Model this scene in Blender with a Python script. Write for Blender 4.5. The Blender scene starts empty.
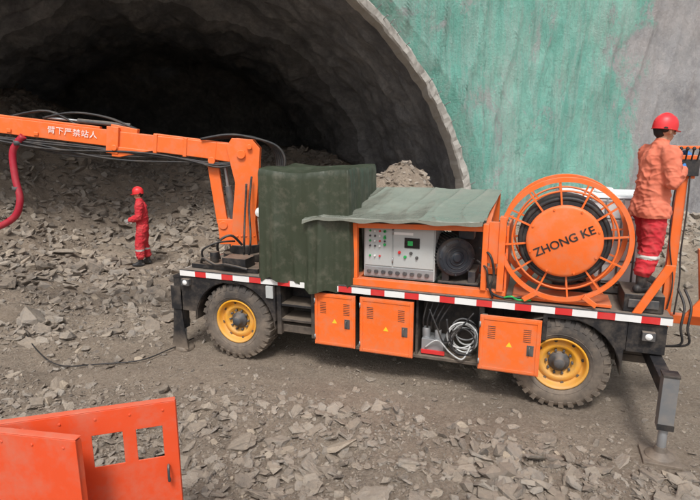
import bpy, bmesh, math, random
import numpy as np
from mathutils import Vector, Matrix, noise as mn
random.seed(7); rng=np.random.default_rng(11)
sc=bpy.context.scene
V=Vector
def rad(a): return math.radians(a)
# ------------------------------------------------------------------ frames
TH=rad(19.6); PIT=rad(12.3)
r3=V((math.cos(TH),math.sin(TH),0)); h3=V((-math.sin(TH),math.cos(TH),0)); Z3=V((0,0,1))
CAM=V((3.732,-5.889,3.0))
AX=V((-.588,.809,0)); WX=V((.809,.588,0)); O=V((-3.79,3.11,-.15)); R=7.28
def WP(w,s,z): return O+WX*w+AX*s+Z3*z
# ------------------------------------------------------------------ numpy noise
def _h(i,j,s):
    a=np.sin(i*127.1+j*311.7+s*74.7)*43758.5453
    return a-np.floor(a)
def vn(x,y,s=0):
    x=np.asarray(x,float);y=np.asarray(y,float)
    i=np.floor(x);j=np.floor(y);fx=x-i;fy=y-j
    fx=fx*fx*(3-2*fx);fy=fy*fy*(3-2*fy)
    return (_h(i,j,s)*(1-fx)+_h(i+1,j,s)*fx)*(1-fy)+(_h(i,j+1,s)*(1-fx)+_h(i+1,j+1,s)*fx)*fy
def fbm(x,y,o=4,s=0):
    t=0;a=.5
    for k in range(o):
        t=t+a*vn(np.asarray(x)*2**k,np.asarray(y)*2**k,s+k);a*=.5
    return t
def ss(a,b,x):
    t=np.clip((np.asarray(x,float)-a)/(b-a),0,1);return t*t*(3-2*t)
# ------------------------------------------------------------------ materials
def newmat(name):
    m=bpy.data.materials.new(name);m.use_nodes=True
    nt=m.node_tree;b=nt.nodes['Principled BSDF'];return m,nt,b
def N(nt,t,**k):
    n=nt.nodes.new(t)
    for a,b in k.items(): setattr(n,a,b)
    return n
def ramp(nt,fac,stops):
    c=N(nt,'ShaderNodeValToRGB');e=c.color_ramp.elements
    while len(e)<len(stops): e.new(.5)
    for k,(p,col) in enumerate(stops):
        e[k].position=p;e[k].color=(*col,1) if len(col)==3 else col
    nt.links.new(fac,c.inputs[0]);return c.outputs[0]
def noi(nt,scale,detail=6,rough=.6,vec=None,dist=0):
    n=N(nt,'ShaderNodeTexNoise');n.inputs['Scale'].default_value=scale;n.inputs['Detail'].default_value=detail
    n.inputs['Roughness'].default_value=rough;n.inputs['Distortion'].default_value=dist
    if vec is not None: nt.links.new(vec,n.inputs['Vector'])
    return n.outputs['Fac']
def geo(nt,scale=None):
    g=N(nt,'ShaderNodeNewGeometry').outputs['Position']
    if scale:
        mp=N(nt,'ShaderNodeMapping');mp.inputs['Scale'].default_value=scale;nt.links.new(g,mp.inputs[0]);return mp.outputs[0]
    return g
def mix(nt,fac,a,b,typ='MIX'):
    m=N(nt,'ShaderNodeMix',data_type='RGBA',blend_type=typ)
    for i,v in ((0,fac),(6,a),(7,b)):
        if isinstance(v,(int,float)): m.inputs[i].default_value=v
        elif isinstance(v,tuple): m.inputs[i].default_value=(*v,1)
        else: nt.links.new(v,m.inputs[i])
    return m.outputs[2]
def mul(nt,a,b):
    m=N(nt,'ShaderNodeMath',operation='MULTIPLY')
    for i,v in ((0,a),(1,b)):
        if isinstance(v,(int,float)): m.inputs[i].default_value=v
        else: nt.links.new(v,m.inputs[i])
    return m.outputs[0]
def bump(nt,b,hgt,st=.3,dist=.02,prev=None):
    n=N(nt,'ShaderNodeBump');n.inputs['Strength'].default_value=st;n.inputs['Distance'].default_value=dist
    nt.links.new(hgt,n.inputs['Height'])
    if prev: nt.links.new(prev,n.inputs['Normal'])
    nt.links.new(n.outputs[0],b.inputs['Normal']);return n.outputs[0]
def along(nt,axis,a,b):
    d=N(nt,'ShaderNodeVectorMath',operation='DOT_PRODUCT');d.inputs[1].default_value=tuple(axis);nt.links.new(geo(nt),d.inputs[0])
    off=O.dot(axis);mr=N(nt,'ShaderNodeMapRange');mr.inputs[1].default_value=off+a;mr.inputs[2].default_value=off+b;nt.links.new(d.outputs['Value'],mr.inputs[0]);return mr.outputs[0]
DUST=(.38,.30,.225)
def paint(name,col,rough=.45,dirt=.35,metal=0,dcol=DUST,low=0,sc_=5,bs=.08,topdust=.0):
    m,nt,b=newmat(name);g=geo(nt)
    n1=noi(nt,sc_,8,.72,g);f=ramp(nt,n1,[(.46,(0,0,0)),(.80,(dirt,)*3)])
    n2=noi(nt,1.3,3,.5,g);base=mix(nt,n2,tuple(c*.88 for c in col),tuple(min(1,c*1.1) for c in col))
    c=mix(nt,f,base,dcol)
    if low>0:
        sx=N(nt,'ShaderNodeSeparateXYZ');nt.links.new(g,sx.inputs[0])
        mr=N(nt,'ShaderNodeMapRange');mr.inputs[1].default_value=0;mr.inputs[2].default_value=low
        mr.inputs[3].default_value=1.0;mr.inputs[4].default_value=0;nt.links.new(sx.outputs[2],mr.inputs[0])
        c=mix(nt,mul(nt,mr.outputs[0],noi(nt,9,6,.7,g)),c,dcol)
    if topdust>0:
        sx=N(nt,'ShaderNodeSeparateXYZ');nt.links.new(N(nt,'ShaderNodeNewGeometry').outputs['Normal'],sx.inputs[0])
        c=mix(nt,mul(nt,ramp(nt,sx.outputs[2],[(.55,(0,0,0)),(1,(topdust,)*3)]),noi(nt,7,6,.7,g)),c,dcol)
    nt.links.new(c,b.inputs['Base Color']);b.inputs['Metallic'].default_value=metal
    rr=ramp(nt,n1,[(.3,(rough,)*3),(.8,(min(1,rough+.3),)*3)]);nt.links.new(rr,b.inputs['Roughness'])
    bump(nt,b,noi(nt,22,5,.6,g),bs,.01);return m
M={}
M['orange']=paint('orange_paint',(.88,.16,.024),.36,.42,low=.55,topdust=.6)
M['orange2']=paint('red_orange_paint',(.78,.088,.025),.36,.4,topdust=.4)
M['black']=paint('black_paint',(.014,.014,.016),.40,.32,low=.8,topdust=.8)
M['shield']=paint('black_leg_paint',(.016,.016,.018),.45,.3,low=.3)
M['leg']=paint('dark_leg_paint',(.16,.165,.17),.45,.4,low=.5)
M['darkgrey']=paint('dark_grey_steel',(.06,.063,.068),.5,.35,topdust=.9)
M['motor']=paint('blue_black_motor_paint',(.022,.027,.036),.38,.3,topdust=.6)
M['grey']=paint('grey_cabinet_paint',(.46,.48,.47),.42,.2)
M['white']=paint('white_paint',(.82,.82,.80),.45,.2)
M['red']=paint('red_paint',(.66,.03,.03),.4,.15)
M['yellow']=paint('rim_yellow_paint',(.82,.38,.02),.45,.55,low=.7)
M['sticker']=paint('yellow_sticker',(.85,.60,.03),.4,.15)
M['rubber']=paint('tyre_rubber',(.03,.03,.032),.85,.55,low=1.2,bs=.3)
M['hose']=paint('black_hose_rubber',(.02,.02,.022),.42,.25)
M['steel']=paint('galvanised_steel',(.40,.41,.42),.4,.3,metal=.6)
M['cage']=paint('cage_steel',(.20,.205,.21),.45,.3,metal=.2)
M['tank']=paint('white_tank_plastic',(.88,.89,.88),.3,.12)
M['glass']=paint('dark_screen',(.01,.012,.014),.15,.05)
M['green']=paint('green_lamp',(.03,.4,.1),.3,.0)
M['redcloth']=paint('red_coverall_cloth',(.58,.024,.037),.92,.28,bs=.3,sc_=7)
M['salmon']=paint('faded_orange_jacket_cloth',(.72,.19,.11),.92,.22,bs=.3,sc_=7)
M['band']=paint('pale_reflective_band',(.55,.55,.51),.5,.35)
M['helmet']=paint('red_helmet_plastic',(.74,.035,.04),.3,.06)
M['skin']=paint('skin',(.46,.26,.17),.6,.0,bs=.02)
M['hair']=paint('black_hair',(.012,.01,.009),.6,.0)
M['boot']=paint('black_boot_rubber',(.02,.02,.022),.5,.45)
M['glove']=paint('blue_glove',(.06,.22,.55),.7,.1)
M['whiteglove']=paint('grey_work_glove',(.4,.38,.35),.8,.2)
M['redhose']=paint('red_hose_rubber',(.38,.008,.028),.4,.2)
M['palehose']=paint('pale_hose',(.60,.61,.60),.5,.25)
def tarp(name,col,rough,vsc,b1,b2,coat=0):
    m,nt,b=newmat(name);g=geo(nt)
    n1=noi(nt,2.2,6,.6,g);c=mix(nt,n1,tuple(x*.7 for x in col),tuple(x*1.25 for x in col))
    n3=noi(nt,7,6,.7,g);c=mix(nt,ramp(nt,n3,[(.5,(0,0,0)),(.8,(.3,.3,.3))]),c,(.32,.28,.22))
    nt.links.new(c,b.inputs['Base Color']);b.inputs['Roughness'].default_value=rough
    if coat: b.inputs['Coat Weight'].default_value=coat;b.inputs['Coat Roughness'].default_value=.15
    p=bump(nt,b,noi(nt,5,3,.5,geo(nt,vsc),.6),b1,.03)
    bump(nt,b,noi(nt,26,3,.6,g),b2,.004,p);return m
M['tarp']=tarp('dark_olive_tarpaulin',(.042,.053,.032),.42,(1.3,1.3,.22),.5,.35)
M['canopy']=tarp('grey_olive_tarpaulin',(.225,.24,.20),.26,(1.6,.8,.8),.5,.15,.7)
def ground_mat():
    m,nt,b=newmat('dirt_ground');g=geo(nt)
    n1=noi(nt,.7,8,.65,g);n2=noi(nt,5,10,.8,g)
    c=ramp(nt,n1,[(.3,(.34,.26,.185)),(.5,(.45,.35,.26)),(.72,(.57,.465,.355))])
    c=mix(nt,ramp(nt,n2,[(.40,(0,0,0)),(.66,(.55,.55,.55))]),c,(.24,.185,.14))
    # wheel-worn streaks running along the track
    tr=noi(nt,1.6,7,.7,geo(nt,(.25,1.5,1)),.4);c=mix(nt,ramp(nt,tr,[(.48,(0,0,0)),(.62,(.4,.4,.4))]),c,(.21,.165,.125))
    v=N(nt,'ShaderNodeTexVoronoi');v.inputs['Scale'].default_value=42;nt.links.new(g,v.inputs['Vector'])
    c=mix(nt,.35,c,ramp(nt,v.outputs['Color'],[(0,(.22,.18,.14)),(.5,(.44,.355,.275)),(1,(.66,.57,.47))]))
    tun_shade=mul(nt,ramp(nt,along(nt,AX,2.5,9),[(0,(0,0,0)),(1,(.6,.6,.6))]),1.0);c=mix(nt,tun_shade,c,(.17,.135,.11))  # tunnel shade painted into the dirt colour, darker further in
    nt.links.new(c,b.inputs['Base Color']);b.inputs['Roughness'].default_value=.95
    p=bump(nt,b,v.outputs['Distance'],.6,.02);p=bump(nt,b,noi(nt,5,13,.8,g),1.0,.12,p)
    return m
M['ground']=ground_mat()
def stone_mat(name):
    m,nt,b=newmat(name);g=geo(nt)
    at=N(nt,'ShaderNodeAttribute');at.attribute_name='tint'
    c=ramp(nt,at.outputs['Fac'],[(0,(.09,.083,.077)),(.25,(.17,.152,.135)),(.48,(.28,.24,.20)),(.66,(.33,.305,.275)),(.84,(.42,.38,.33)),(1,(.60,.49,.36))])
    n=noi(nt,9,10,.78,g);c=mix(nt,ramp(nt,n,[(.38,(0,0,0)),(.66,(.7,.7,.7))]),c,(.43,.345,.26))
    n2=noi(nt,4,7,.75,g);c=mix(nt,ramp(nt,n2,[(.45,(0,0,0)),(.75,(.5,.5,.5))]),c,(.17,.145,.12))
    sx=N(nt,'ShaderNodeSeparateXYZ');nt.links.new(N(nt,'ShaderNodeNewGeometry').outputs['Normal'],sx.inputs[0])
    c=mix(nt,mul(nt,ramp(nt,sx.outputs[2],[(.5,(0,0,0)),(1,(.75,.75,.75))]),noi(nt,18,6,.75,g)),c,(.49,.395,.30))
    tun_shade=mul(nt,ramp(nt,along(nt,AX,2.5,9),[(0,(0,0,0)),(1,(.65,.65,.65))]),1.0);c=mix(nt,tun_shade,c,(.14,.115,.098))  # stones darken deeper in the bore: tunnel shade mixed into their colour
    nt.links.new(c,b.inputs['Base Color']);b.inputs['Roughness'].default_value=.93
    p=bump(nt,b,noi(nt,11,4,.6,geo(nt,(1,1,2.4))),.6,.05);bump(nt,b,noi(nt,38,9,.8,g),.9,.025,p);return m
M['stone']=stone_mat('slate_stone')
def shotcrete(nt,g):
    n1=noi(nt,.6,9,.7,g);c=ramp(nt,n1,[(.3,(.25,.25,.26)),(.5,(.39,.385,.39)),(.7,(.50,.47,.46))])
    st=noi(nt,1.3,8,.75,geo(nt,(1,1,.18)));c=mix(nt,ramp(nt,st,[(.48,(0,0,0)),(.68,(.6,.6,.6))]),c,(.25,.21,.195))
    nn=noi(nt,5,9,.82,g);return mix(nt,ramp(nt,nn,[(.48,(0,0,0)),(.66,(.45,.45,.45))]),c,(.60,.57,.55))
def wall_mat():
    m,nt,b=newmat('shotcrete_wall');g=geo(nt)
    nt.links.new(shotcrete(nt,g),b.inputs['Base Color']);b.inputs['Roughness'].default_value=.9
    p=bump(nt,b,noi(nt,3,10,.75,g),.8,.12);return m
M['wall']=wall_mat()
def net_mat():
    m,nt,b=newmat('green_safety_netting');g=geo(nt)
    n1=noi(nt,.8,9,.74,geo(nt,(1,1,.5)),.3)
    c=ramp(nt,n1,[(.30,(.12,.38,.30)),(.45,(.19,.50,.41)),(.57,(.28,.58,.48)),(.74,(.42,.60,.53))])
    st=noi(nt,2.6,9,.8,geo(nt,(1,1,.09)),.15)
    c=mix(nt,ramp(nt,st,[(.48,(0,0,0)),(.56,(.5,.5,.5)),(.60,(.05,.05,.05)),(.68,(.1,.1,.1)),(.76,(.6,.6,.6))]),c,(.40,.46,.43))
    s2=noi(nt,5.5,8,.8,geo(nt,(1,1,.06)),.1);c=mix(nt,ramp(nt,s2,[(.50,(0,0,0)),(.64,(.4,.4,.4))]),c,(.10,.29,.235))
    sm=noi(nt,.55,6,.6,geo(nt,(1,1,.22)),.5);c=mix(nt,ramp(nt,sm,[(.494,(0,0,0)),(.5,(.45,.45,.45)),(.505,(0,0,0))]),c,(.09,.2,.17))
    n3=noi(nt,14,8,.85,g);c=mix(nt,ramp(nt,n3,[(.47,(0,0,0)),(.66,(.45,.45,.45))]),c,(.22,.33,.29))
    grey=shotcrete(nt,g)
    ad=N(nt,'ShaderNodeMath',operation='ADD');nt.links.new(along(nt,WX,8.6,15.0),ad.inputs[0]);nt.links.new(noi(nt,.75,11,.78,geo(nt,(1,1,.6)),.5),ad.inputs[1])
    f=ramp(nt,ad.outputs[0],[(.0,(0,0,0)),(.90,(.0,.0,.0)),(.98,(1,1,1))])
    pt=ramp(nt,noi(nt,.85,12,.82,geo(nt,(1,1,.6)),.4),[(.54,(0,0,0)),(.60,(.75,.75,.75))])
    c=mix(nt,pt,c,grey);c=mix(nt,f,c,grey)
    nt.links.new(c,b.inputs['Base Color']);b.inputs['Roughness'].default_value=.65
    p=bump(nt,b,noi(nt,3.0,8,.7,geo(nt,(1,1,.3)),.3),.7,.10);bump(nt,b,noi(nt,12,10,.8,g),.9,.06,p);return m
M['net']=net_mat()
def tun_mat(name,a,b_,c_):
    m,nt,b=newmat(name);g=geo(nt)
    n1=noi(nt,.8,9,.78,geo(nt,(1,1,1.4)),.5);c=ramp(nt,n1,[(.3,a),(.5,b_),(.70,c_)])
    n2=noi(nt,5,8,.8,g);c=mix(nt,ramp(nt,n2,[(.42,(0,0,0)),(.7,(.7,.7,.7))]),c,a)
    nt.links.new(c,b.inputs['Base Color']);b.inputs['Roughness'].default_value=.6
    p=bump(nt,b,noi(nt,1.6,12,.82,g),1,.6);bump(nt,b,noi(nt,9,8,.8,g),1,.12,p);return m
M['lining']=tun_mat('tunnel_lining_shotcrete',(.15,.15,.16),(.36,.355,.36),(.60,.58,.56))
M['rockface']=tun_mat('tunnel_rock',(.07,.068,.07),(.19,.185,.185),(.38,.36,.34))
M['ring']=paint('portal_ring_concrete',(.40,.38,.345),.85,.7,sc_=2.5,bs=.9,dcol=(.22,.20,.18))
# ------------------------------------------------------------------ mesh builder
WL={}
def finish(ob,name,parent,label,category,group,kind,world=None):
    if label: ob["label"]=label
    if category: ob["category"]=category
    if group: ob["group"]=group
    if kind: ob["kind"]=kind
    sc.collection.objects.link(ob)
def place(ob,loc,parent):
    WL[ob.name]=V(loc)
    if parent is not None:
        ob.parent=parent;ob.location=V(loc)-WL[parent.name]
    else: ob.location=loc
def empty(name,loc,label,category,parent=None,group=None):
    ob=bpy.data.objects.new(name,None);ob.empty_display_size=.2
    finish(ob,name,parent,label,category,group,None);place(ob,loc,parent);return ob
class MB:
    def __init__(s): s.v=[];s.f=[];s.m=[];s.s=[]
    def add(s,vs,fs,mat=0,sm=False):
        o=len(s.v);s.v+= [tuple(p) for p in vs]
        for f in fs: s.f.append([i+o for i in f]);s.m.append(mat);s.s.append(sm)
        return s
    def bb(s,a,b,mat=0):
        x0,y0,z0=a;x1,y1,z1=b
        vs=[(x0,y0,z0),(x1,y0,z0),(x1,y1,z0),(x0,y1,z0),(x0,y0,z1),(x1,y0,z1),(x1,y1,z1),(x0,y1,z1)]
        return s.add(vs,[(0,3,2,1),(4,5,6,7),(0,1,5,4),(1,2,6,5),(2,3,7,6),(3,0,4,7)],mat)
    def beam(s,p0,p1,w,h,mat=0,w1=None,h1=None,up=Z3):
        p0=V(p0);p1=V(p1);d=(p1-p0).normalized();sd=d.cross(V(up))
        if sd.length<1e-3: sd=V((1,0,0))
        sd.normalize();u=sd.cross(d);w1=w1 or w;h1=h1 or h;vs=[]
        for p,ww,hh in ((p0,w,h),(p1,w1,h1)):
            for a,b in ((-1,-1),(1,-1),(1,1),(-1,1)): vs.append(p+sd*a*ww/2+u*b*hh/2)
        return s.add(vs,[(0,1,2,3),(7,6,5,4),(0,4,5,1),(1,5,6,2),(2,6,7,3),(3,7,4,0)],mat)
    def cyl(s,p0,p1,r0,r1=None,n=20,mat=0):
        p0=V(p0);p1=V(p1);r1=r0 if r1 is None else r1;d=(p1-p0).normalized()
        a=d.orthogonal().normalized();b=d.cross(a);vs=[]
        for p,rr in ((p0,r0),(p1,r1)):
            for k in range(n):
                t=2*math.pi*k/n;vs.append(p+(a*math.cos(t)+b*math.sin(t))*rr)
        s.add(vs,[(k,(k+1)%n,n+(k+1)%n,n+k) for k in range(n)],mat,True)
        s.add(vs[:n],[tuple(range(n-1,-1,-1))],mat);s.add(vs[n:],[tuple(range(n))],mat);return s
    def tube(s,pts,r,n=8,mat=0,closed=False,sub=6):
        pts=[V(p) for p in pts]
        if sub>1 and len(pts)>2:
            q=[];L=len(pts);rg=range(L if closed else L-1)
            for i in rg:
                if closed: a,b,c,d=pts[(i-1)%L],pts[i],pts[(i+1)%L],pts[(i+2)%L]
                else: a,b,c,d=pts[max(i-1,0)],pts[i],pts[i+1],pts[min(i+2,L-1)]
                for k in range(sub):
                    t=k/sub;q.append(.5*((2*b)+(c-a)*t+(2*a-5*b+4*c-d)*t*t+(3*b-a-3*c+d)*t**3))
            if not closed:q.append(pts[-1])
            pts=q
        L=len(pts);vs=[];prev=None
        for i,p in enumerate(pts):
            if closed: d=pts[(i+1)%L]-pts[i-1]
            else: d=pts[min(i+1,L-1)]-pts[max(i-1,0)]
            d.normalize()
            a=d.orthogonal() if prev is None else prev-d*prev.dot(d)
            a.normalize();prev=a;b=d.cross(a)
            for k in range(n):
                t=2*math.pi*k/n;vs.append(p+(a*math.cos(t)+b*math.sin(t))*r)
        fs=[]
        for i in range(L if closed else L-1):
            j=(i+1)%L
            for k in range(n): fs.append((i*n+k,i*n+(k+1)%n,j*n+(k+1)%n,j*n+k))
        s.add(vs,fs,mat,True)
        if not closed:
            s.add(vs[:n],[tuple(range(n-1,-1,-1))],mat);s.add(vs[-n:],[tuple(range(n))],mat)
        return s
    def ring(s,c,ax,rr,r,n=48,m=8,mat=0):
        c=V(c);ax=V(ax).normalized();a=ax.orthogonal().normalized();b=ax.cross(a)
        return s.tube([c+(a*math.cos(2*math.pi*k/n)+b*math.sin(2*math.pi*k/n))*rr for k in range(n)],r,m,mat,True,1)
    def lathe(s,prof,c,ax,n=40,mat=0,sm=True,close=False):
        c=V(c);ax=V(ax).normalized();a=ax.orthogonal().normalized();b=ax.cross(a);vs=[];L=len(prof)
        for (rr,hh) in prof:
            for k in range(n):
                t=2*math.pi*k/n;vs.append(c+ax*hh+(a*math.cos(t)+b*math.sin(t))*max(rr,1e-4))
        fs=[]
        for i in range(L if close else L-1):
            j=(i+1)%L
            for k in range(n): fs.append((i*n+k,i*n+(k+1)%n,j*n+(k+1)%n,j*n+k))
        return s.add(vs,fs,mat,sm)
    def prism(s,poly,o,u,v,w,mat=0):
        o=V(o);u=V(u);v=V(v);w=V(w);n=len(poly)
        vs=[o+u*a+v*b for a,b in poly]+[o+u*a+v*b+w for a,b in poly]
        return s.add(vs,[tuple(range(n-1,-1,-1)),tuple(range(n,2*n))]+[(k,(k+1)%n,n+(k+1)%n,n+k) for k in range(n)],mat)
    def sheet(s,us,vs_,holes,o,u,v,w,mat=0):
        o=V(o);u=V(u);v=V(v);w=V(w)
        nu,nv=len(us),len(vs_);P=[]
        for layer in (0,1):
            for b in vs_:
                for a in us: P.append(o+u*a+v*b+w*layer)
        idx=lambda i,j,l:l*nu*nv+j*nu+i
        fs=[]
        full=lambda i,j:0<=i<nu-1 and 0<=j<nv-1 and (i,j) not in holes
        for i in range(nu-1):
            for j in range(nv-1):
                if not full(i,j): continue
                fs.append((idx(i,j,0),idx(i+1,j,0),idx(i+1,j+1,0),idx(i,j+1,0)))
                fs.append((idx(i,j,1),idx(i,j+1,1),idx(i+1,j+1,1),idx(i+1,j,1)))
                if not full(i-1,j): fs.append((idx(i,j,0),idx(i,j+1,0),idx(i,j+1,1),idx(i,j,1)))
                if not full(i+1,j): fs.append((idx(i+1,j,0),idx(i+1,j,1),idx(i+1,j+1,1),idx(i+1,j+1,0)))
                if not full(i,j-1): fs.append((idx(i,j,0),idx(i,j,1),idx(i+1,j,1),idx(i+1,j,0)))
                if not full(i,j+1): fs.append((idx(i,j+1,0),idx(i+1,j+1,0),idx(i+1,j+1,1),idx(i,j+1,1)))
        return s.add(P,fs,mat)
    def obj(s,name,parent=None,mats=('black',),bevel=0,label=None,category=None,group=None,kind=None,base=True,recalc=True):
        a=np.array(s.v);mnv=a.min(0);mx=a.max(0);loc=V(((mnv[0]+mx[0])/2,(mnv[1]+mx[1])/2,mnv[2]))
        me=bpy.data.meshes.new(name);me.from_pydata((a-np.array(loc)).tolist(),[],s.f)
        for k in mats: me.materials.append(M[k])
        me.polygons.foreach_set('material_index',s.m);me.polygons.foreach_set('use_smooth',s.s)
        if recalc:
            bm=bmesh.new();bm.from_mesh(me);bmesh.ops.remove_doubles(bm,verts=bm.verts,dist=1e-5);bmesh.ops.recalc_face_normals(bm,faces=bm.faces);bm.to_mesh(me);bm.free()
        me.update()
        ob=bpy.data.objects.new(name,me)
        finish(ob,name,parent,label,category,group,kind);place(ob,loc,parent)
        if bevel:
            md=ob.modifiers.new('Bevel','BEVEL');md.width=bevel;md.segments=2;md.limit_method='ANGLE';md.angle_limit=rad(40)
        return ob
def grid(fn,nu,nv):
    vs=[fn(i/(nu-1),j/(nv-1)) for j in range(nv) for i in range(nu)]
    fs=[(j*nu+i,j*nu+i+1,(j+1)*nu+i+1,(j+1)*nu+i) for j in range(nv-1) for i in range(nu-1)]
    return vs,fs
def text(body,size,o,u,v,mat,parent,name='lettering',off=.004,align='CENTER',fat=.015):
    cu=bpy.data.curves.new('t','FONT');cu.body=body;cu.size=size;cu.align_x=align;cu.align_y='CENTER';cu.extrude=.0;cu.offset=size*fat
    if fat==0: cu.resolution_u=2;cu.space_character=1.08
    t=bpy.data.objects.new('t',cu);sc.collection.objects.link(t);bpy.context.view_layer.update()
    me=bpy.data.meshes.new_from_object(t.evaluated_get(bpy.context.evaluated_depsgraph_get()))
    bpy.data.objects.remove(t)
    u=V(u).normalized();v=V(v).normalized();n=u.cross(v).normalized();v=n.cross(u);o=V(o)+n*off
    for q in me.vertices: q.co=u*q.co.x+v*q.co.y+n*q.co.z
    me.materials.clear();me.materials.append(M[mat]);me.name=name
    ob=bpy.data.objects.new(name,me);finish(ob,name,parent,None,None,None,None);place(ob,o,parent);return ob
# ------------------------------------------------------------------ terrain
def T(x,y):
    x=np.asarray(x,float);y=np.asarray(y,float)
    w=(x-O.x)*WX.x+(y-O.y)*WX.y;s=(x-O.x)*AX.x+(y-O.y)*AX.y
    dx=np.maximum(np.maximum(-1.2-x,x-6),0);dy=np.maximum(np.maximum(-.5-y,y-2.6),0);dd=np.sqrt(dx*dx+dy*dy)
    m=ss(0,1.5,dd);near=1-ss(25,60,np.hypot(x,y))
    z=.05*(fbm(x*4,y*4,4,5)-.5)+m*(.32*(fbm(x*.55,y*.55,4,1)-.5)+.24*(fbm(x*2.5,y*2.5,5,9)-.5))
    ins=1-ss(R+1,R+3,np.abs(w))
    z=z+2.3*ss(1.6,9,s)*ins+.75*(fbm(x*1.2,y*1.2,4,3)-.45)*ss(2,5,s)*ins
    z=z+2.1*ss(.9,5.5,-w)*ss(-4.5,2.5,s)*(1-ss(14,25,-w))
    z=z+2.30*np.exp(-(((w-5.6)/1.5)**2+((s-.4)/1.7)**2))*(1+.3*(fbm(x*2,y*2,3,31)-.5))
    z=z+.8*ss(6.3,8,w)*ss(-4,-.3,s)*(1-ss(25,35,w))
    return z*near
def Ts(x,y): return float(T(x,y))
def axis(a,b,st,far):
    c=list(np.arange(a,b,st));o=[];d=st;p=c[-1]
    while p<far: d*=1.28;p+=d;o.append(p)
    q=[];d=st;p=c[0]
    while p>-far: d*=1.28;p-=d;q.append(p)
    return np.array(q[::-1]+c+o)
xs=axis(-13,8,.06,400);ys=axis(-4.5,14,.06,400)
XX,YY=np.meshgrid(xs,ys);ZZ=T(XX,YY);nx,ny=len(xs),len(ys)
me=bpy.data.meshes.new('ground')
idx=np.arange(nx*ny).reshape(ny,nx)
F=np.stack([idx[:-1,:-1],idx[:-1,1:],idx[1:,1:],idx[1:,:-1]],-1).reshape(-1,4)
me.from_pydata(np.stack([XX,YY,ZZ],-1).reshape(-1,3).tolist(),[],F.tolist())
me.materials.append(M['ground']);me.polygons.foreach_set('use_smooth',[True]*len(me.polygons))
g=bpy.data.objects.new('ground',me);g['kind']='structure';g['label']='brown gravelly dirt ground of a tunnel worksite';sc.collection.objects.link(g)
# ------------------------------------------------------------------ stones
def stone_template(seed,flat=.3):
    rr=random.Random(seed);bm=bmesh.new()
    for sx in (-1,1):
        for sy in (-1,1):
            for sz in (-1,1):
                bm.verts.new((sx*rr.uniform(.25,.9),sy*rr.uniform(.2,.75),sz*flat*rr.uniform(.35,1)))
    for k in range(8):
        a=rr.uniform(0,6.28);bm.verts.new((math.cos(a)*rr.uniform(.7,1.1),math.sin(a)*rr.uniform(.5,.85),rr.uniform(-.8,.8)*flat))
    bmesh.ops.convex_hull(bm,input=bm.verts[:])
    bmesh.ops.delete(bm,geom=[v for v in bm.verts if not v.link_faces],context='VERTS')
    bmesh.ops.dissolve_limit(bm,angle_limit=rad(6),verts=bm.verts,edges=bm.edges)
    bm.verts.index_update()
    vs=np.array([v.co[:] for v in bm.verts]);fs=[[v.index for v in f.verts] for f in bm.faces];bm.free();return vs,fs
TPL=[stone_template(k,random.Random(k*3+1).choice([.12,.18,.25,.35,.55])) for k in range(40)]
def rot(n,tilt=.4):
    yaw=rng.uniform(0,2*np.pi,n);tx=rng.normal(0,tilt,n);ty=rng.normal(0,tilt,n)
    z=np.zeros(n);o=np.ones(n)
    def mk(rows): return np.stack([np.stack(r_,-1) for r_ in rows],-2)
    A=mk([[np.cos(yaw),-np.sin(yaw),z],[np.sin(yaw),np.cos(yaw),z],[z,z,o]])
    B=mk([[o,z,z],[z,np.cos(tx),-np.sin(tx)],[z,np.sin(tx),np.cos(tx)]])
    C=mk([[np.cos(ty),z,np.sin(ty)],[z,o,z],[-np.sin(ty),z,np.cos(ty)]])
    return A@B@C
def density(x,y):
    w=(x-O.x)*WX.x+(y-O.y)*WX.y;s=(x-O.x)*AX.x+(y-O.y)*AX.y
    edge=-.80+.9*(fbm(x*.9,y*.9,4,21)-.5)-.5*ss(.8,-1.5,x)
    fg=ss(-.5,.6,edge-y)*(.65+.35*ss(.38,.56,fbm(x*1.6,y*1.6,3,41)))
    d=.16+.84*fg
    left=ss(-1.2,-3.0,x)*ss(-1.9,.2,y)
    d=np.maximum(d,.95*left*ss(.2,.55,fbm(x*.7,y*.7,3,33)+.13))
    d=np.maximum(d,ss(.8,3.0,s)*.95)
    d=np.maximum(d,ss(3.2,4.5,w)*ss(-3.5,-1.5,s))
    und=(x>-.9)&(x<5.2)&(y>-.15)&(y<2.6);d=np.where(und,.12,d)
    return np.clip(d,0,1)
def blocked(x,y,pad=.12):
    b=np.zeros(len(x),bool)
    for cx in (0,4.04):
        for y0,y1 in ((-.02,.4),(1.8,2.2)): b|=(np.abs(x-cx)<.35+pad)&(y>y0-pad*.4)&(y<y1+pad)
    b|=(np.hypot(x+4.72,y-3.88)<.35)|(np.hypot(x-4.95,y+.62)<.25)|(np.hypot(x+.88,y-.12)<.25)
    return b
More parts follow.
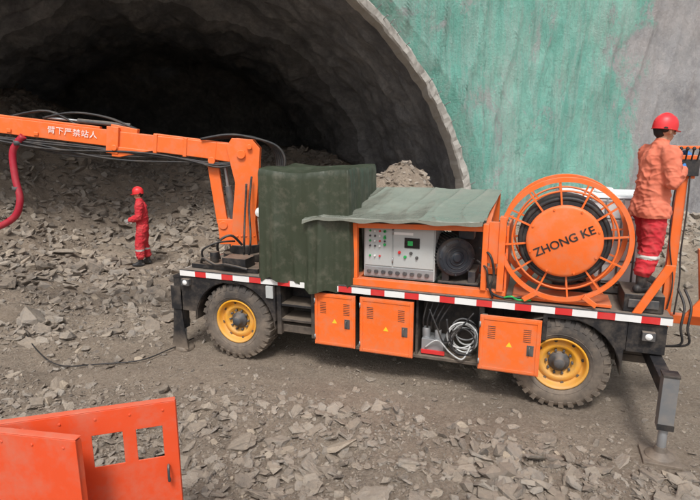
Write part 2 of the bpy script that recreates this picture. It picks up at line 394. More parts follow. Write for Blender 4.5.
def scatter(name,n,D0,D1,smin,smax,pw,label,power=1.0,tilt=.4,lift=.06,clump=True):
    D=np.sqrt(rng.uniform(D0**2,D1**2,n));a=rng.uniform(-.86,.86,n)*D
    x=CAM.x+a*r3.x+D*h3.x;y=CAM.y+a*r3.y+D*h3.y
    keep=(rng.uniform(0,1,n)<density(x,y)**power)&~blocked(x,y)
    w=(x-O.x)*WX.x+(y-O.y)*WX.y;s=(x-O.x)*AX.x+(y-O.y)*AX.y
    keep&=~((s>-.1)&(np.abs(w)>R-.15))&(s<15.5)
    x=x[keep];y=y[keep];n=len(x)
    size=smin+(smax-smin)*rng.uniform(0,1,n)**pw
    if clump: size*=.6+.6*ss(.3,.7,fbm(x*1.1,y*1.1,3,51))
    size*=np.where(density(x,y)<.3,.6,1)
    pw_=(x-O.x)*WX.x+(y-O.y)*WX.y;ps_=(x-O.x)*AX.x+(y-O.y)*AX.y
    size*=np.where((np.abs(pw_-5.6)<2.2)&(np.abs(ps_)<2.4),.62,1)
    z=T(x,y);Rm=rot(n,tilt);ti=rng.integers(0,len(TPL),n);VV=[];FF=[];tt=[];o=0
    an=rng.uniform(.65,1.3,(n,3))
    for k in range(n):
        vs,fs=TPL[ti[k]];v=(vs*(size[k]*.5)*an[k])@Rm[k].T
        v=v+np.array([x[k],y[k],z[k]+size[k]*lift]);VV.append(v)
        FF+=[[i+o for i in f] for f in fs];o+=len(vs);tt.append(np.full(len(vs),rng.beta(1.6,1.6)))
    me=bpy.data.meshes.new(name);me.from_pydata(np.concatenate(VV).tolist(),[],FF)
    at=me.attributes.new('tint','FLOAT','POINT');at.data.foreach_set('value',np.concatenate(tt))
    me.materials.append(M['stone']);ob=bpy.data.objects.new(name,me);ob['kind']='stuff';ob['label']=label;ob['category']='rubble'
    sc.collection.objects.link(ob);return ob
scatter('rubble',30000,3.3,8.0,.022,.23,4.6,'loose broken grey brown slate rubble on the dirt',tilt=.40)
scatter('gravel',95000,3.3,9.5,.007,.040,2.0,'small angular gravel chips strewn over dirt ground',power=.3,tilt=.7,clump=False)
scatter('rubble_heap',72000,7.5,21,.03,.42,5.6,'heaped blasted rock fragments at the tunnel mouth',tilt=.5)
# individual large rocks
rock_meshes=[]
for k in range(8):
    vs,fs=stone_template(100+k,random.Random(k).choice([.18,.26,.4]))
    bm=bmesh.new();bv=[bm.verts.new(v) for v in vs]
    for f in fs:
        try: bm.faces.new([bv[i] for i in f])
        except ValueError: pass
    bmesh.ops.bevel(bm,geom=bm.edges[:],offset=.035,segments=1,affect='EDGES')
    bmesh.ops.triangulate(bm,faces=bm.faces[:]);bmesh.ops.subdivide_edges(bm,edges=bm.edges[:],cuts=3,use_grid_fill=True)
    for v in bm.verts:
        p=v.co*2.3+V((k*7,0,0));v.co+=v.co.normalized()*(.08*mn.noise(p)+.05*mn.noise(p*3.1)+.02*mn.noise(p*8))
        st_=.05;v.co.z=v.co.z*.6+.4*round(v.co.z/st_)*st_
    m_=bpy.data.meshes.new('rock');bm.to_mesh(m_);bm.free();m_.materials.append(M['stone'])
    at=m_.attributes.new('tint','FLOAT','POINT');at.data.foreach_set('value',[[.45,.7,.85,.6,.35,.75,.55,.9][k]]*len(m_.vertices))
    rock_meshes.append(m_)
rocks=[(1.05,-1.62,.26),(1.9,-1.75,.24),(2.55,-2.0,.34),(3.0,-1.9,.28),(3.45,-2.05,.42),(2.75,-1.55,.2),(3.9,-1.75,.23),(4.5,-1.55,.22),(2.1,-1.3,.18),(3.3,-1.35,.18),
 (1.5,-1.25,.18),(4.2,-2.0,.34),(.5,-1.6,.2),(-.4,-1.9,.22),(-1.6,-1.7,.24),(-2.6,-1.2,.28),(-3.1,-.5,.34),(-2.4,-.2,.2),(-3.8,.4,.36),(-4.3,-.3,.35),(-5.2,.8,.42),(-3.4,1.3,.26),(-4.1,2.2,.28),(-5.8,1.8,.5),(-2.6,2.5,.28),(-3.2,3.4,.3),(-6.4,3.2,.5),(-5.4,5,.5),(-2,4.3,.35),(-6.9,.6,.5),(4.9,-1.3,.2),(5.4,-.9,.24),(1.55,-2.2,.25),(3.75,-2.35,.40),(2.2,-2.4,.28),(2.9,-2.35,.42),(3.3,-2.45,.36),(2.5,-2.55,.3)]
for k in range(22):
    D=random.uniform(4.0,5.6);a=random.uniform(-.62,.66)*D;p=CAM+h3*D+r3*a
    if p.y<-1.0: rocks.append((p.x,p.y,random.uniform(.12,.24)))
for k,(x,y,s) in enumerate(rocks):
    ob=bpy.data.objects.new('rock',rock_meshes[k%8]);sz=s*.62
    ob.location=(x,y,Ts(x,y)+s*.05);ob.scale=(sz,sz*random.uniform(.75,1.1),sz*random.uniform(.7,1.1));ob.rotation_euler=(random.gauss(0,.2),random.gauss(0,.2),random.uniform(0,6.28))
    ob['label']='angular grey brown slate rock lying on rubble ground';ob['category']='rock';ob['group']='large rocks lying among the rubble'
    sc.collection.objects.link(ob)
# ------------------------------------------------------------------ portal wall, tunnel
wall=MB()
nphi,nr=150,46
def wallpt(u,t):
    phi=math.pi*u;c,s_=math.cos(phi),math.sin(phi)
    bx=34 if c>0 else 24;bz=15
    k=min(bx/max(abs(c),1e-6),bz/max(abs(s_),1e-6));rr=R+(k-R)*t**1.6
    w=rr*c;z=rr*s_
    n=.30*(fbm(w*.35+50,z*.35+9,4,2)-.5)+.12*(fbm(w*1.6+50,z*1.6+9,3,4)-.5)
    if t==0:n=0
    return WP(w,-float(n)*min(1,t*6),z-.0)
wall.add(*grid(wallpt,nphi,nr),0,True)
wall.obj('tunnel_portal_wall',None,('wall',),label='grey shotcrete wall around the tunnel mouth',category='wall',recalc=False)
tun=MB()
TL=16.0
def tunpt(u,t):
    phi=-.12+(math.pi+.24)*u;s=t*TL
    rough=float(ss(5.6,6.4,s));rr=R+.02-.6*rough
    rg=abs(float(fbm(phi*7+3,s*1.0,4,16))-.5)
    n=(.35+.9*rough)*(fbm(phi*5+20,s*.7,5,6)-.5)+.30*(fbm(phi*16+20,s*2,4,8)-.5)-.5*(.25-rg)*(.5+.5*rough)-.07*(1-rough)*max(0,math.cos(s*2*math.pi/1.1))**6
    rr+=float(n)*min(1,t*10)
    return WP(rr*math.cos(phi),s,rr*math.sin(phi))
NU=260;vs,fs=grid(tunpt,NU,190)
tun.add(vs,fs,0,True)
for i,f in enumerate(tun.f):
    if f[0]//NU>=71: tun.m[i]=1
def endpt(u,v):
    phi=-.12+(math.pi+.24)*u;rr=(R+.4)*v
    a=rr*math.cos(phi);b=rr*math.sin(phi)
    n=2.4*(fbm(a*.4+30,b*.4+30,5,7)-.5)+.5*(fbm(a*1.8+30,b*2.8+30,3,17)-.5)
    return WP(a,TL-.6+float(n),b)
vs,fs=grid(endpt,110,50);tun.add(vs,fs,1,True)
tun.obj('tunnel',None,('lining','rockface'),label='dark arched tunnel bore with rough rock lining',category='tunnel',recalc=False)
ring=MB()
n=260;prof=[(-.03,.25),(-.03,-.14),(.0,-.18),(.12,-.19),(.16,-.15),(.16,.0)]
vs=[]
for i in range(n+1):
    phi=-.1+(math.pi+.2)*i/n
    for k,(a,b) in enumerate(prof):
        jr=.09*(float(fbm(i*.4,k*.8,3,4))-.45);js=.13*(float(fbm(i*.5,k*.9,3,14))-.45)
        vs.append(WP((R+a+jr)*math.cos(phi),b+js,(R+a+jr)*math.sin(phi)))
fs=[(i*6+k,i*6+k+1,(i+1)*6+k+1,(i+1)*6+k) for i in range(n) for k in range(5)]
ring.add(vs,fs,0,False)
ringo=ring.obj('tunnel_portal_ring',None,('ring',),label='rough grey concrete arch ring edging the tunnel mouth',category='arch',recalc=False)
stub=MB()
phi=.08
while phi<3.05:
    phi+=random.choice([.025,.045,.07,.1])*random.uniform(.7,1.3);rr=R+random.uniform(.04,.14)
    p=WP(rr*math.cos(phi),-.12,rr*math.sin(phi));L=random.uniform(.02,.10);q=WP((rr+L)*math.cos(phi+random.uniform(-.01,.01)),-.28-random.uniform(0,.05),(rr+L)*math.sin(phi+.01))
    stub.tube([p,q,q+V((.01,-.02,-random.uniform(.0,.03)))],random.uniform(.007,.012),6,0,False,2)
stub.obj('rebar_stub',ringo,('steel',),kind='stuff')
net=MB()
def netpt(u,v):
    z=-.4+10.4*v
    q=(R+.10)**2-z*z
    wl=math.sqrt(q) if q>0 else 0.0
    wr=15.5
    w=wl+(wr-wl)*u**1.15
    g1=abs(((w*1.1+.9*math.sin(z*.7)+.3*z)%1)*2-1);g2=abs(((w*2.3-1.2*math.sin(z*.5+1)-.4*z)%1)*2-1)
    fold=.03*math.sin(w*5.5+1.5*math.sin(z*.8)+z*.3)*float(vn(w*.7,z*.3,3))+.30*(float(fbm(w*.9+5,z*.6,5,12))-.5)+.075*g1**7*float(vn(w*.8+2,z*.6,9))+.06*g2**7*float(vn(w*1.1+2,z*.8,19))
    fold*=1-.4*min(1,max(0,(w-11.5)/2))
    e=min(1,u*14)
    return WP(w,-.08-.24*e-fold*min(1,.1+u*12),z)
vs,fs=grid(netpt,300,130);net.add(vs,fs,0,True)
net.obj('safety_net',None,('net',),label='turquoise netting on the wall streaked with grey slurry',category='netting',recalc=False)
hill=MB()
def hpt(u,v):
    w=-60+130*u;s=-.2+70*v
    return WP(w,s,14.6+16*v+6*float(fbm(w*.06+9,s*.06,3,2))*min(1,v*5))
vs,fs=grid(hpt,60,40);hill.add(vs,fs,0,True)
hill.obj('hill',None,('ground',),kind='structure',label='bare earth hillside above the tunnel',recalc=False)
# ------------------------------------------------------------------ truck
TR=empty('sprayer_truck',(2.1,1.1,0),'orange and black concrete spraying truck with folded boom parked on dirt','truck')
ch=MB()
ch.bb((-.76,.45,.58),(4.98,1.75,1.10));ch.bb((-.8,.02,1.10),(5.05,2.2,1.185),1)
ch.bb((-.80,1.8,.7),(-.52,2.2,1.10))
ch.bb((.60,.10,.46),(1.12,.5,.56));ch.bb((.60,.42,.5),(3.4,.47,1.09))
for z in (.62,.82): ch.bb((.62,.06,z),(1.12,.40,z+.035))
ch.bb((.62,.04,.44),(.68,.42,1.09));ch.bb((1.10,.04,.44),(1.15,.42,1.09))
ch.bb((1.15,.08,.36),(3.2,.42,.40));ch.bb((3.16,.04,.36),(3.22,.42,1.09));ch.bb((2.43,.08,.40),(2.46,.42,1.09))
ch.bb((4.66,.02,.78),(5.02,.42,1.09));ch.bb((4.58,.45,.5),(5.0,1.7,.6))
for cx in (0,4.04):
    pts=[]
    for k in range(13):
        t=math.pi*(k/12);pts.append((cx+.60*math.cos(t),.50+.585*math.sin(t)))
    for k in range(12):
        a,b=pts[k],pts[k+1]
        if (a[0]+b[0])/2>3.2 or cx==0: ch.beam((a[0],.22,min(a[1],1.06)),(b[0],.22,min(b[1],1.06)),.4,.015)
    for yy in (.5,1.7): ch.cyl((cx,yy-.2,.525),(cx,yy+.2,.525),.09)
    ch.cyl((cx,.4,.525),(cx,1.8,.525),.08);ch.lathe([(.001,-.3),(.2,-.2),(.25,0),(.2,.2),(.001,.3)],(cx,1.1,.525),(0,1,0),20)
chassis=ch.obj('chassis',TR,('black','darkgrey'),.006)
def skirt(cx,xl,xr,zl,zr):
    m=MB();arc=[(cx+.60*math.cos(t),min(.50+.585*math.sin(t),1.075)) for t in np.linspace(0,math.pi,25)]
    arc=[p for p in arc if xl<p[0]<xr]
    for i in range(len(arc)-1):
        a,b=arc[i],arc[i+1]
        m.prism([a,b,(b[0],1.098),(a[0],1.098)],(0,.008,0),(1,0,0),(0,0,1),(0,.02,0))
    m.bb((xl,.008,zl),(arc[-1][0],.40,1.098)) if arc[-1][0]-xl>.01 else None
    if xr-arc[0][0]>.01: m.bb((arc[0][0],.008,zr),(xr,.40,1.098))
    m.obj('wheel_skirt',TR,('black',))
skirt(0,-.80,.615,.62,.62);skirt(4.04,3.84,4.655,.8,.80)
st=MB();x=-.80;k=0
while x<5.04:
    L=.17 if k%2 else .24;x1=min(x+L,5.05)
    st.bb((x,-.012,1.112),(x1,.018,1.182),k%2);x=x1;k+=1
st.obj('reflective_strip',TR,('white','red'),0)
ed=MB();ed.bb((-.8,-.008,1.186),(5.05,.05,1.200));ed.obj('deck_edge',TR,('darkgrey',))
en=MB()
for k in range(8): en.bb((-.815,.05+k*.26,1.112),(-.801,.05+k*.26+.24,1.18),k%2)
en.obj('end_reflective_strip',TR,('white','red'))
def headlamp(p,nm='lamp'):
    m=MB();x,y,z=p;m.bb((x-.06,y-.03,z-.045),(x+.06,y+.03,z+.045),0);m.lathe([(.001,.0),(.025,.004),(.035,.012),(.035,.03)],(x,y-.045,z),(0,1,0),18,1);m.obj(nm,TR,('darkgrey','white'),.004)
headlamp((4.85,-.012,.98));headlamp((-.70,-.025,1.03))
m=MB();m.bb((.50,-.022,.93),(.60,.004,1.09));m.obj('side_plate',TR,('grey',),.004)
def wheel(cx,y0,sgn):
    root=empty('wheel',(cx,y0+sgn*.17,0),None,None,TR)
    t=MB();ax=(0,sgn,0);c=(cx,y0,.525);rr=.512
    t.lathe([(.29,.03),(.32,.005),(.38,-.008),(.45,.0),(.487,.025),(.505,.05),(rr,.08),(rr,.27),(.505,.30),(.487,.325),(.45,.345),(.38,.35),(.30,.33),(.29,.30)],c,ax,56,0,True,True)
    nl=30
    for k in range(nl):
        a=2*math.pi*k/nl
        for side,off in ((0,0),(1,.5)):
            aa=a+off*2*math.pi/nl
            rd=V((math.cos(aa),0,math.sin(aa)));tg=V((-math.sin(aa),0,math.cos(aa)))
            ya,yb=(.02,.165) if side==0 else (.185,.33)
            p0=V(c)+V(ax)*ya+rd*(.500 if side==0 else .515)+tg*(.0 if side==0 else .02);p1=V(c)+V(ax)*yb+rd*(.515 if side==0 else .500)+tg*(.02 if side==0 else 0)
            t.beam(p0,p1,.055,.03,0,up=rd)
            if side==0: t.beam(V(c)+V(ax)*.024+rd*.505,V(c)+V(ax)*.002+rd*.44,.05,.02,0,up=V(ax))
    for rr2 in (.40,.345): t.ring(V(c)+V(ax)*.001,ax,rr2,.006,48,6)
    t.obj('tyre',root,('rubber',))
    m=MB()
    m.lathe([(.295,.03),(.30,.012),(.285,.008),(.27,.03),(.262,.06),(.25,.10),(.235,.105),(.225,.085),(.19,.075),(.17,.08),(.15,.12),(.11,.125)],c,ax,48)
    for k in range(8):
        a=2*math.pi*k/8+.2;p=V(c)+V(ax)*.086+V((math.cos(a),0,math.sin(a)))*.245
        m.cyl(p,p+V(ax)*.004,.018,n=10,mat=1)
    m.obj('rim',root,('yellow','black'))
    m=MB();m.lathe([(.001,.01),(.05,.01),(.06,.025),(.065,.07),(.10,.085),(.112,.10),(.112,.14)],c,ax,32,0)
    for k in range(10):
        a=2*math.pi*k/10;p=V(c)+V(ax)*.05+V((math.cos(a),0,math.sin(a)))*.135
        m.cyl(p+V(ax)*.03,p+V(ax)*.08,.014,n=6,mat=0)
    m.obj('hub',root,('darkgrey',))
for cx in (0,4.04): wheel(cx,.04,1);wheel(cx,2.18,-1)
def door(x0,x1,z0,z1,y):
    m=MB();m.bb((x0,y,z0),(x1,y+.035,z1),0)
    t=.03
    m.bb((x0+.012,y-.008,z0+.012),(x0+.012+t,y-.0005,z1-.012));m.bb((x1-.012-t,y-.008,z0+.012),(x1-.012,y-.0005,z1-.012))
    m.bb((x0+.043,y-.008,z1-.012-t),(x1-.043,y-.0005,z1-.012));m.bb((x0+.043,y-.008,z0+.012),(x1-.043,y-.0005,z0+.012+t))
    for sx in (.14,.72):
        for k in range(7):
            xx=x0+(x1-x0)*sx;zz=z1-.12-k*.022;m.bb((xx,y-.004,zz),(xx+.08,y-.0004,zz+.007),1)
    d=m.obj('toolbox_door',TR,('orange','black'),.003)
    s_=MB();sxx=x0+(x1-x0)*.5;s_.prism([(-.032,0),(.032,0),(0,.055)],(sxx,y-.0012,z0+.30),(1,0,0),(0,0,1),(0,.001,0));s_.obj('warning_sticker',d,('sticker',))
    h=MB();hx=x1-.11;hz=(z0+z1)/2-.03;h.bb((hx-.025,y-.006,hz-.06),(hx+.045,y-.0003,hz+.06),0);h.tube([(hx,y-.006,hz+.04),(hx,y-.03,hz+.03),(hx,y-.03,hz-.03),(hx,y-.006,hz-.04)],.007,8,0)
    h.obj('handle',d,('darkgrey',),.002)
    for z in (z0+.1,z1-.1):
        hh=MB();hh.cyl((x0+.005,y-.008,z-.03),(x0+.005,y-.008,z+.03),.009);hh.obj('hinge',d,('steel',))
    return d
door(1.17,1.70,.40,1.07,-.005);door(1.76,2.42,.38,1.07,-.005)
bx=MB();bx.bb((1.18,.035,.41),(1.69,.41,1.06));bx.obj('toolbox_body',TR,('black',),.003)
bx=MB();bx.bb((1.77,.035,.405),(2.41,.41,1.06));bx.obj('toolbox_body',TR,('black',),.003)
door(3.19,3.83,.42,1.05,-.12)
for z in (.45,.97):
    kb=MB();kb.bb((3.2,-.083,z),(3.26,.03,z+.05));kb.obj('door_bracket',TR,('darkgrey',))
co=MB()
for k in range(9):
    c=V((2.98+random.uniform(-.03,.03),.08+k*.03,.66+random.uniform(-.05,.05)));a=V((.4*random.uniform(-1,1),1,.4*random.uniform(-1,1)))
    co.ring(c,a,.16+random.uniform(-.04,.03),.010,28,6,0 if k%3 else 1)
co.tube([(2.55,.1,.5),(2.7,.06,.62),(2.85,.08,.48),(3.0,.03,.44),(3.08,.06,.6)],.010,6,0)
co.tube([(2.8,.05,.9),(2.84,.03,.7),(2.92,.03,.52),(3.1,.04,.5)],.012,6,1)
co.tube([(2.6,.04,1.0),(2.7,.0,.8),(2.8,.0,.62),(2.95,.02,.8),(3.1,.06,1.0)],.010,6,1)
co.obj('coiled_hose',TR,('palehose','hose'))
vb=MB();vb.bb((2.5,.12,.42),(2.76,.36,.6));vb.cyl((2.54,.2,.6),(2.54,.2,.72),.05);vb.cyl((2.68,.2,.6),(2.68,.2,.7),.04);vb.bb((2.5,.1,.42),(2.78,.118,.47),1)
for k in range(5): vb.tube([(2.5+.05*k,.2,.7),(2.52+.05*k,.1,.85),(2.55+.07*k,.15,1.05)],.012,6,2)
vb.obj('valve_block',TR,('steel','red','hose'),.003)
def outrigger(x,yo,yl,ztop,side,rr=.065):
    m=MB()
    m.bb((x-.06,min(yl,yo),ztop-.22),(x+.06,max(yl,yo),ztop-.08),0)
    m.bb((x-rr,yl-rr,.32),(x+rr,yl+rr,ztop),1);m.cyl((x,yl,.09),(x,yl,.33),rr*.62,mat=2)
    m.bb((x-rr-.006,yl-rr-.006,ztop),(x+rr+.006,yl+rr+.006,ztop+.02),0);m.bb((x-rr-.006,yl-rr-.006,.32),(x+rr+.006,yl-rr-.0005,.38),0)
    m.lathe([(.001,.13),(.05,.13),(.06,.08),(.13,.04),(.14,.0),(.001,.0)],(x,yl,.0),(0,0,1),24,0)
    return m.obj('outrigger_leg',TR,('shield',side,'steel'),.004)
outrigger(4.95,.5,-.62,.84,'leg');outrigger(-.9,.5,.12,1.06,'shield')
pl=MB();pl.bb((4.79,-.78,.0),(5.11,-.46,.03));pl.obj('outrigger_pad',TR,('shield',),.005)
sg=MB();sg.prism([(-.13,0),(.13,0),(.09,.30),(.06,.62),(-.06,.62),(-.09,.30)],(-.9,.015,.03),(1,0,0),(0,0,1),(0,.02,0));sg.bb((-.98,.0,.62),(-.82,.014,.95));sg.obj('outrigger_shield',TR,('shield',),.004)
# ---------------- superstructure frame
fr=MB()
fr.bb((1.64,.03,1.202),(3.42,.13,1.29));fr.bb((1.64,1.1,1.202),(3.42,1.2,1.29))
for x0 in (1.64,3.34): fr.bb((x0,.131,1.202),(x0+.08,1.099,1.29))
fr.bb((1.64,.04,1.291),(1.71,.11,1.96));fr.bb((1.64,1.12,1.291),(1.71,1.19,2.2))
fr.bb((3.16,.0,1.291),(3.22,.11,2.03));fr.bb((3.33,.0,1.291),(3.40,.11,2.12));fr.bb((3.221,.02,1.60),(3.329,.06,2.06));fr.bb((3.16,1.12,1.291),(3.24,1.19,2.26))
fr.beam((1.71,.075,1.93),(3.16,.075,1.97),.05,.06);fr.beam((1.675,.11,1.95),(1.675,1.12,2.2),.05,.05);fr.beam((3.2,.11,2.0),(3.2,1.12,2.26),.05,.05);fr.beam((1.71,1.155,2.2),(3.16,1.155,2.24),.05,.05)
fr.bb((3.405,.05,1.202),(3.43,.9,2.02))
fr.obj('machine_frame',TR,('orange',),.005)
cab=MB();cab.bb((1.76,.16,1.295),(2.62,.72,1.95),0)
for (a,b) in ((1.775,2.11),(2.125,2.605)):
    cab.bb((a,.148,1.44),(b,.1595,1.93),0)
cab.bb((1.775,.150,1.31),(2.605,.1595,1.425),2)
for k in range(9): cab.cyl((1.83+k*.088,.150,1.367),(1.83+k*.088,.128,1.367),.026,n=14,mat=1)
cabo=cab.obj('control_cabinet',TR,('grey','darkgrey','steel'),.004)
def knob(x,z,rr,mt,nm):
    m=MB();m.cyl((x,.1475,z),(x,.135,z),rr,n=16,mat=0);m.cyl((x,.1348,z),(x,.12,z),rr*.6,n=12,mat=0);m.obj(nm,cabo,(mt,))
for row,z in enumerate((1.86,1.80,1.74,1.68,1.56)):
    for k in range(4 if row<3 else 3): knob(1.84+k*.06+(.0),z,.012,['green','white','darkgrey','darkgrey','red','white'][(row*3+k*5)%6],'button')
for k in range(3): knob(2.02,1.86-k*.08,.017,'green','indicator_lamp')
for k in range(4): knob(2.2+k*.07,1.62-.05*(k%2),.018,['red','green','darkgrey','darkgrey'][k],'switch')
m=MB();m.bb((2.26,.138,1.68),(2.44,.1475,1.80));m.obj('display_screen',cabo,('glass',),.002)
m=MB();m.bb((2.30,.133,1.71),(2.36,.1375,1.765));m.obj('display_readout',cabo,('green',))
m=MB();m.bb((2.13,.143,1.83),(2.36,.1475,1.86));m.obj('name_strip',cabo,('white',))
for zz in (1.52,1.86): 
    m=MB();m.cyl((2.118,.142,zz-.03),(2.118,.142,zz+.03),.008);m.obj('hinge',cabo,('steel',))
mo=MB();c=(2.88,.15,1.60);axm=V((-.55,1,0)).normalized()
mo.lathe([(.001,.0),(.045,.0),(.05,.012),(.07,.02),(.11,.022),(.15,.012),(.19,.010),(.212,.02),(.222,.045),(.222,.10),(.205,.105),(.205,.52),(.2,.56),(.001,.56)],c,axm,56,0)
for rr_ in (.085,.13,.175): mo.ring(V(c)+axm*.012,axm,rr_,.005,44,6)
for k in range(36):
    a=2*math.pi*k/36;q=axm.orthogonal().normalized();w_=axm.cross(q);d=q*math.cos(a)+w_*math.sin(a)
    mo.beam(V(c)+axm*.12+d*.215,V(c)+axm*.5+d*.215,.007,.034,0,up=d)
for k in range(8):
    a=2*math.pi*k/8;q=axm.orthogonal().normalized();w_=axm.cross(q);d=q*math.cos(a)+w_*math.sin(a);mo.cyl(V(c)+axm*.012+d*.20,V(c)-axm*.004+d*.20,.011,n=6)
mo.bb((2.7,.2,1.295),(2.78,.6,1.44));mo.bb((3.0,.2,1.295),(3.08,.6,1.44));mo.bb((2.66,.16,1.292),(3.12,.66,1.31));mo.bb((2.86,.3,1.80),(3.03,.5,1.92))
mo.obj('electric_motor',TR,('motor',),.003)
pu=MB();pu.bb((2.7,.75,1.3),(3.1,1.1,1.9));pu.obj('pump_unit',TR,('darkgrey',),.01)
hs=MB()
hs.tube([(3.12,.1,1.75),(3.25,-.02,1.7),(3.3,-.02,1.5),(3.27,.0,1.3),(3.4,.02,1.23),(3.6,.05,1.24)],.014,6,0)
hs.tube([(3.1,.12,1.6),(3.22,-.03,1.55),(3.24,-.02,1.4),(3.3,.0,1.22)],.012,6,0)
hs.tube([(3.42,.02,1.23),(3.5,-.015,1.26),(3.56,.02,1.22),(3.7,.05,1.22)],.012,6,1)
hs.obj('hose',TR,('hose','green'))
# ---------------- cable reel
RC=V((3.98,.0,1.90));reel=empty('cable_reel',RC-V((0,0,.65)),None,None,TR)
def flange(y):
    m=MB();c=RC+V((0,y,0))
    m.lathe([(.607,-.018),(.652,-.018),(.657,-.012),(.657,.012),(.652,.018),(.607,.018)],c,(0,1,0),80,0,False,True);m.ring(c,(0,1,0),.515,.011,64,8)
    for k in range(12):
        a=2*math.pi*k/12+.13;d=V((math.cos(a),0,math.sin(a)));m.beam(c+d*.36,c+d*.61,.018,.022,up=(0,1,0))
    m.obj('reel_flange',reel,('orange',))
flange(.03);flange(.50)
m=MB();m.lathe([(.001,-.0),(.34,-.0),(.365,.008),(.375,.02),(.375,.05),(.36,.06)],RC+V((0,-.03,0)),(0,1,0),56)
for k in range(8):
    a=2*math.pi*k/8+.35;p=RC+V((math.cos(a)*.345,-.03,math.sin(a)*.345));m.cyl(p,p-V((0,.010,0)),.012,n=6)
disc=m.obj('reel_cover_plate',reel,('orange',))
u=V((math.cos(rad(27)),0,math.sin(rad(27))));v=V((-math.sin(rad(27)),0,math.cos(rad(27))))
text('ZHONG KE',.122,RC+V((0,-.031,0)),u,v,'black',disc)
m=MB()
for j in range(8):
    m.ring(RC+V((0,.075+j*.055,0)),(0,1,0),.432,.028,56,8,0)
m.cyl(RC+V((0,.05,0)),RC+V((0,.5,0)),.41,n=48)
m.obj('wound_cable',reel,('hose',))
m=MB()
for y in (.56,):
    m.beam(RC+V((-.45,y,-.70)),RC+V((0,y,0)),.05,.08);m.beam(RC+V((.45,y,-.70)),RC+V((0,y,0)),.05,.08)
m.bb((3.5,.1,1.202),(4.5,.5,1.235));m.cyl(RC+V((0,.3,0)),RC+V((0,.62,0)),.05)
m.beam((3.62,-.01,1.24),(3.75,-.01,1.33),.04,.05);m.beam((4.34,-.01,1.24),(4.21,-.01,1.33),.04,.05)
m.obj('reel_stand',reel,('orange',),.004)
# ---------------- right end equipment
m=MB();m.bb((4.60,.05,1.202),(4.97,.55,1.39));m.bb((4.64,.03,1.25),(4.92,.05,1.34),1);m.obj('step_box',TR,('black','darkgrey'),.008)
m=MB();m.prism([(0,0),(.085,0),(.34,.52),(.25,.52)],(4.68,.0,1.203),(1,0,0),(0,0,1),(0,.03,0));m.obj('step_brace',TR,('orange',),.004)
m=MB();px,py=5.04,.34
m.bb((px-.045,py-.04,1.0),(px+.045,py+.04,2.78));m.bb((px-.10,py-.045,2.55),(px+.10,py+.045,2.78));m.bb((px-.16,py-.03,2.84),(px+.16,py+.03,2.87))
m.bb((5.09,py-.05,1.05),(5.45,py+.05,1.14));m.beam((5.42,py,1.1),(5.32,py,1.85),.07,.11)
m.prism([(0,0),(.34,.0),(.44,.3),(.36,.70),(.24,.70),(.20,.3)],(5.16,py-.25,1.2),(1,0,0),(0,0,1),(0,.03,0))
m.obj('control_post',TR,('orange',),.005)
m=MB();m.bb((px-.09,py-.085,2.58),(px+.12,py-.046,2.74))
for k in range(4): m.cyl((px-.06+k*.05,py-.09,2.74),(px-.07+k*.055,py-.14,2.84),.008);m.lathe([(.001,-.02),(.016,-.01),(.018,0),(.012,.015),(.001,.02)],(px-.07+k*.055,py-.142,2.845),(0,0,1),10)
m.tube([(px-.05,py-.07,2.58),(px-.07,py-.08,2.3),(px-.05,py-.06,1.9),(px+.02,py-.07,1.5),(px,py-.07,1.2)],.008,6)
m.tube([(px+.05,py-.07,2.58),(px+.06,py-.08,2.2),(px+.06,py-.06,1.8),(px+.08,py-.07,1.5),(px+.07,py-.07,1.15)],.009,6)
m.obj('lever_valve_bank',TR,('hose',),.003)
m=MB()
for k in range(2):
    o=.06*k
    m.tube([(5.1+o,.2,1.45),(5.15+o,.08,1.3),(5.13+o,.02,1.1),(5.16+o,.05,.92),(5.04,.12,.85)],.012,6)
m.obj('hydraulic_hose',TR,('hose',))
# ---------------- boom
tb=V((-.30,.90,0));bd=V((-2.95,-1.30,.40));bd.normalize();bh=V((bd.x,bd.y,0)).normalized();sd=bh.cross(Z3)
boom=empty('boom',tb+V((0,0,1.2)),None,None,TR)
B0=V((-.30,.90,2.70))
m=MB();m.cyl(tb+V((0,0,1.19)),tb+V((0,0,1.30)),.33,n=36);m.cyl(tb+V((0,0,1.30)),tb+V((0,0,1.42)),.24,n=36,mat=0)
m.bb((-.72,.15,1.19),(.3,.5,1.25));m.cyl((-.45,.3,1.25),(-.45,.3,1.40),.06);m.bb((-.2,.1,1.25),(.15,.35,1.38))
m.tube([(-.6,.2,1.25),(-.5,.12,1.34),(-.3,.1,1.27),(-.1,.05,1.3),(.2,.06,1.26)],.02,6)
m.tube([(-.5,.5,1.25),(-.45,.4,1.5),(-.3,.5,1.6),(-.2,.62,1.45)],.02,6)
m.tube([(-.62,.3,1.25),(-.6,.25,1.42),(-.42,.35,1.52),(-.3,.6,1.5)],.016,6)
m.tube([(-.05,.4,1.3),(-.0,.35,1.6),(-.12,.6,1.9),(-.15,.72,2.3)],.016,6)
m.tube([(.02,.4,1.3),(.08,.38,1.6),(-.05,.6,2.0),(-.08,.75,2.4)],.016,6)
m.obj('slewing_base',boom,('black',),.005)
m=MB()
poly=[(.20,1.40),(-.18,1.40),(-.16,1.75),(-.22,2.3),(-.26,2.78),(-.16,2.90),(.12,2.92),(.20,2.80),(.10,2.3),(.16,1.8)]
for off in (-.15,.12): m.prism(poly,tb+sd*off,bh,Z3,sd*.03)
m.prism([(.12,1.45),(-.10,1.45),(-.12,2.6),(.04,2.6)],tb-sd*.118,bh,Z3,sd*.236)
m.cyl(B0-sd*.19,B0+sd*.19,.06);m.cyl(B0-sd*.20+V((0,0,.1))-bh*.12,B0+sd*.2+V((0,0,.1))-bh*.12,.035)
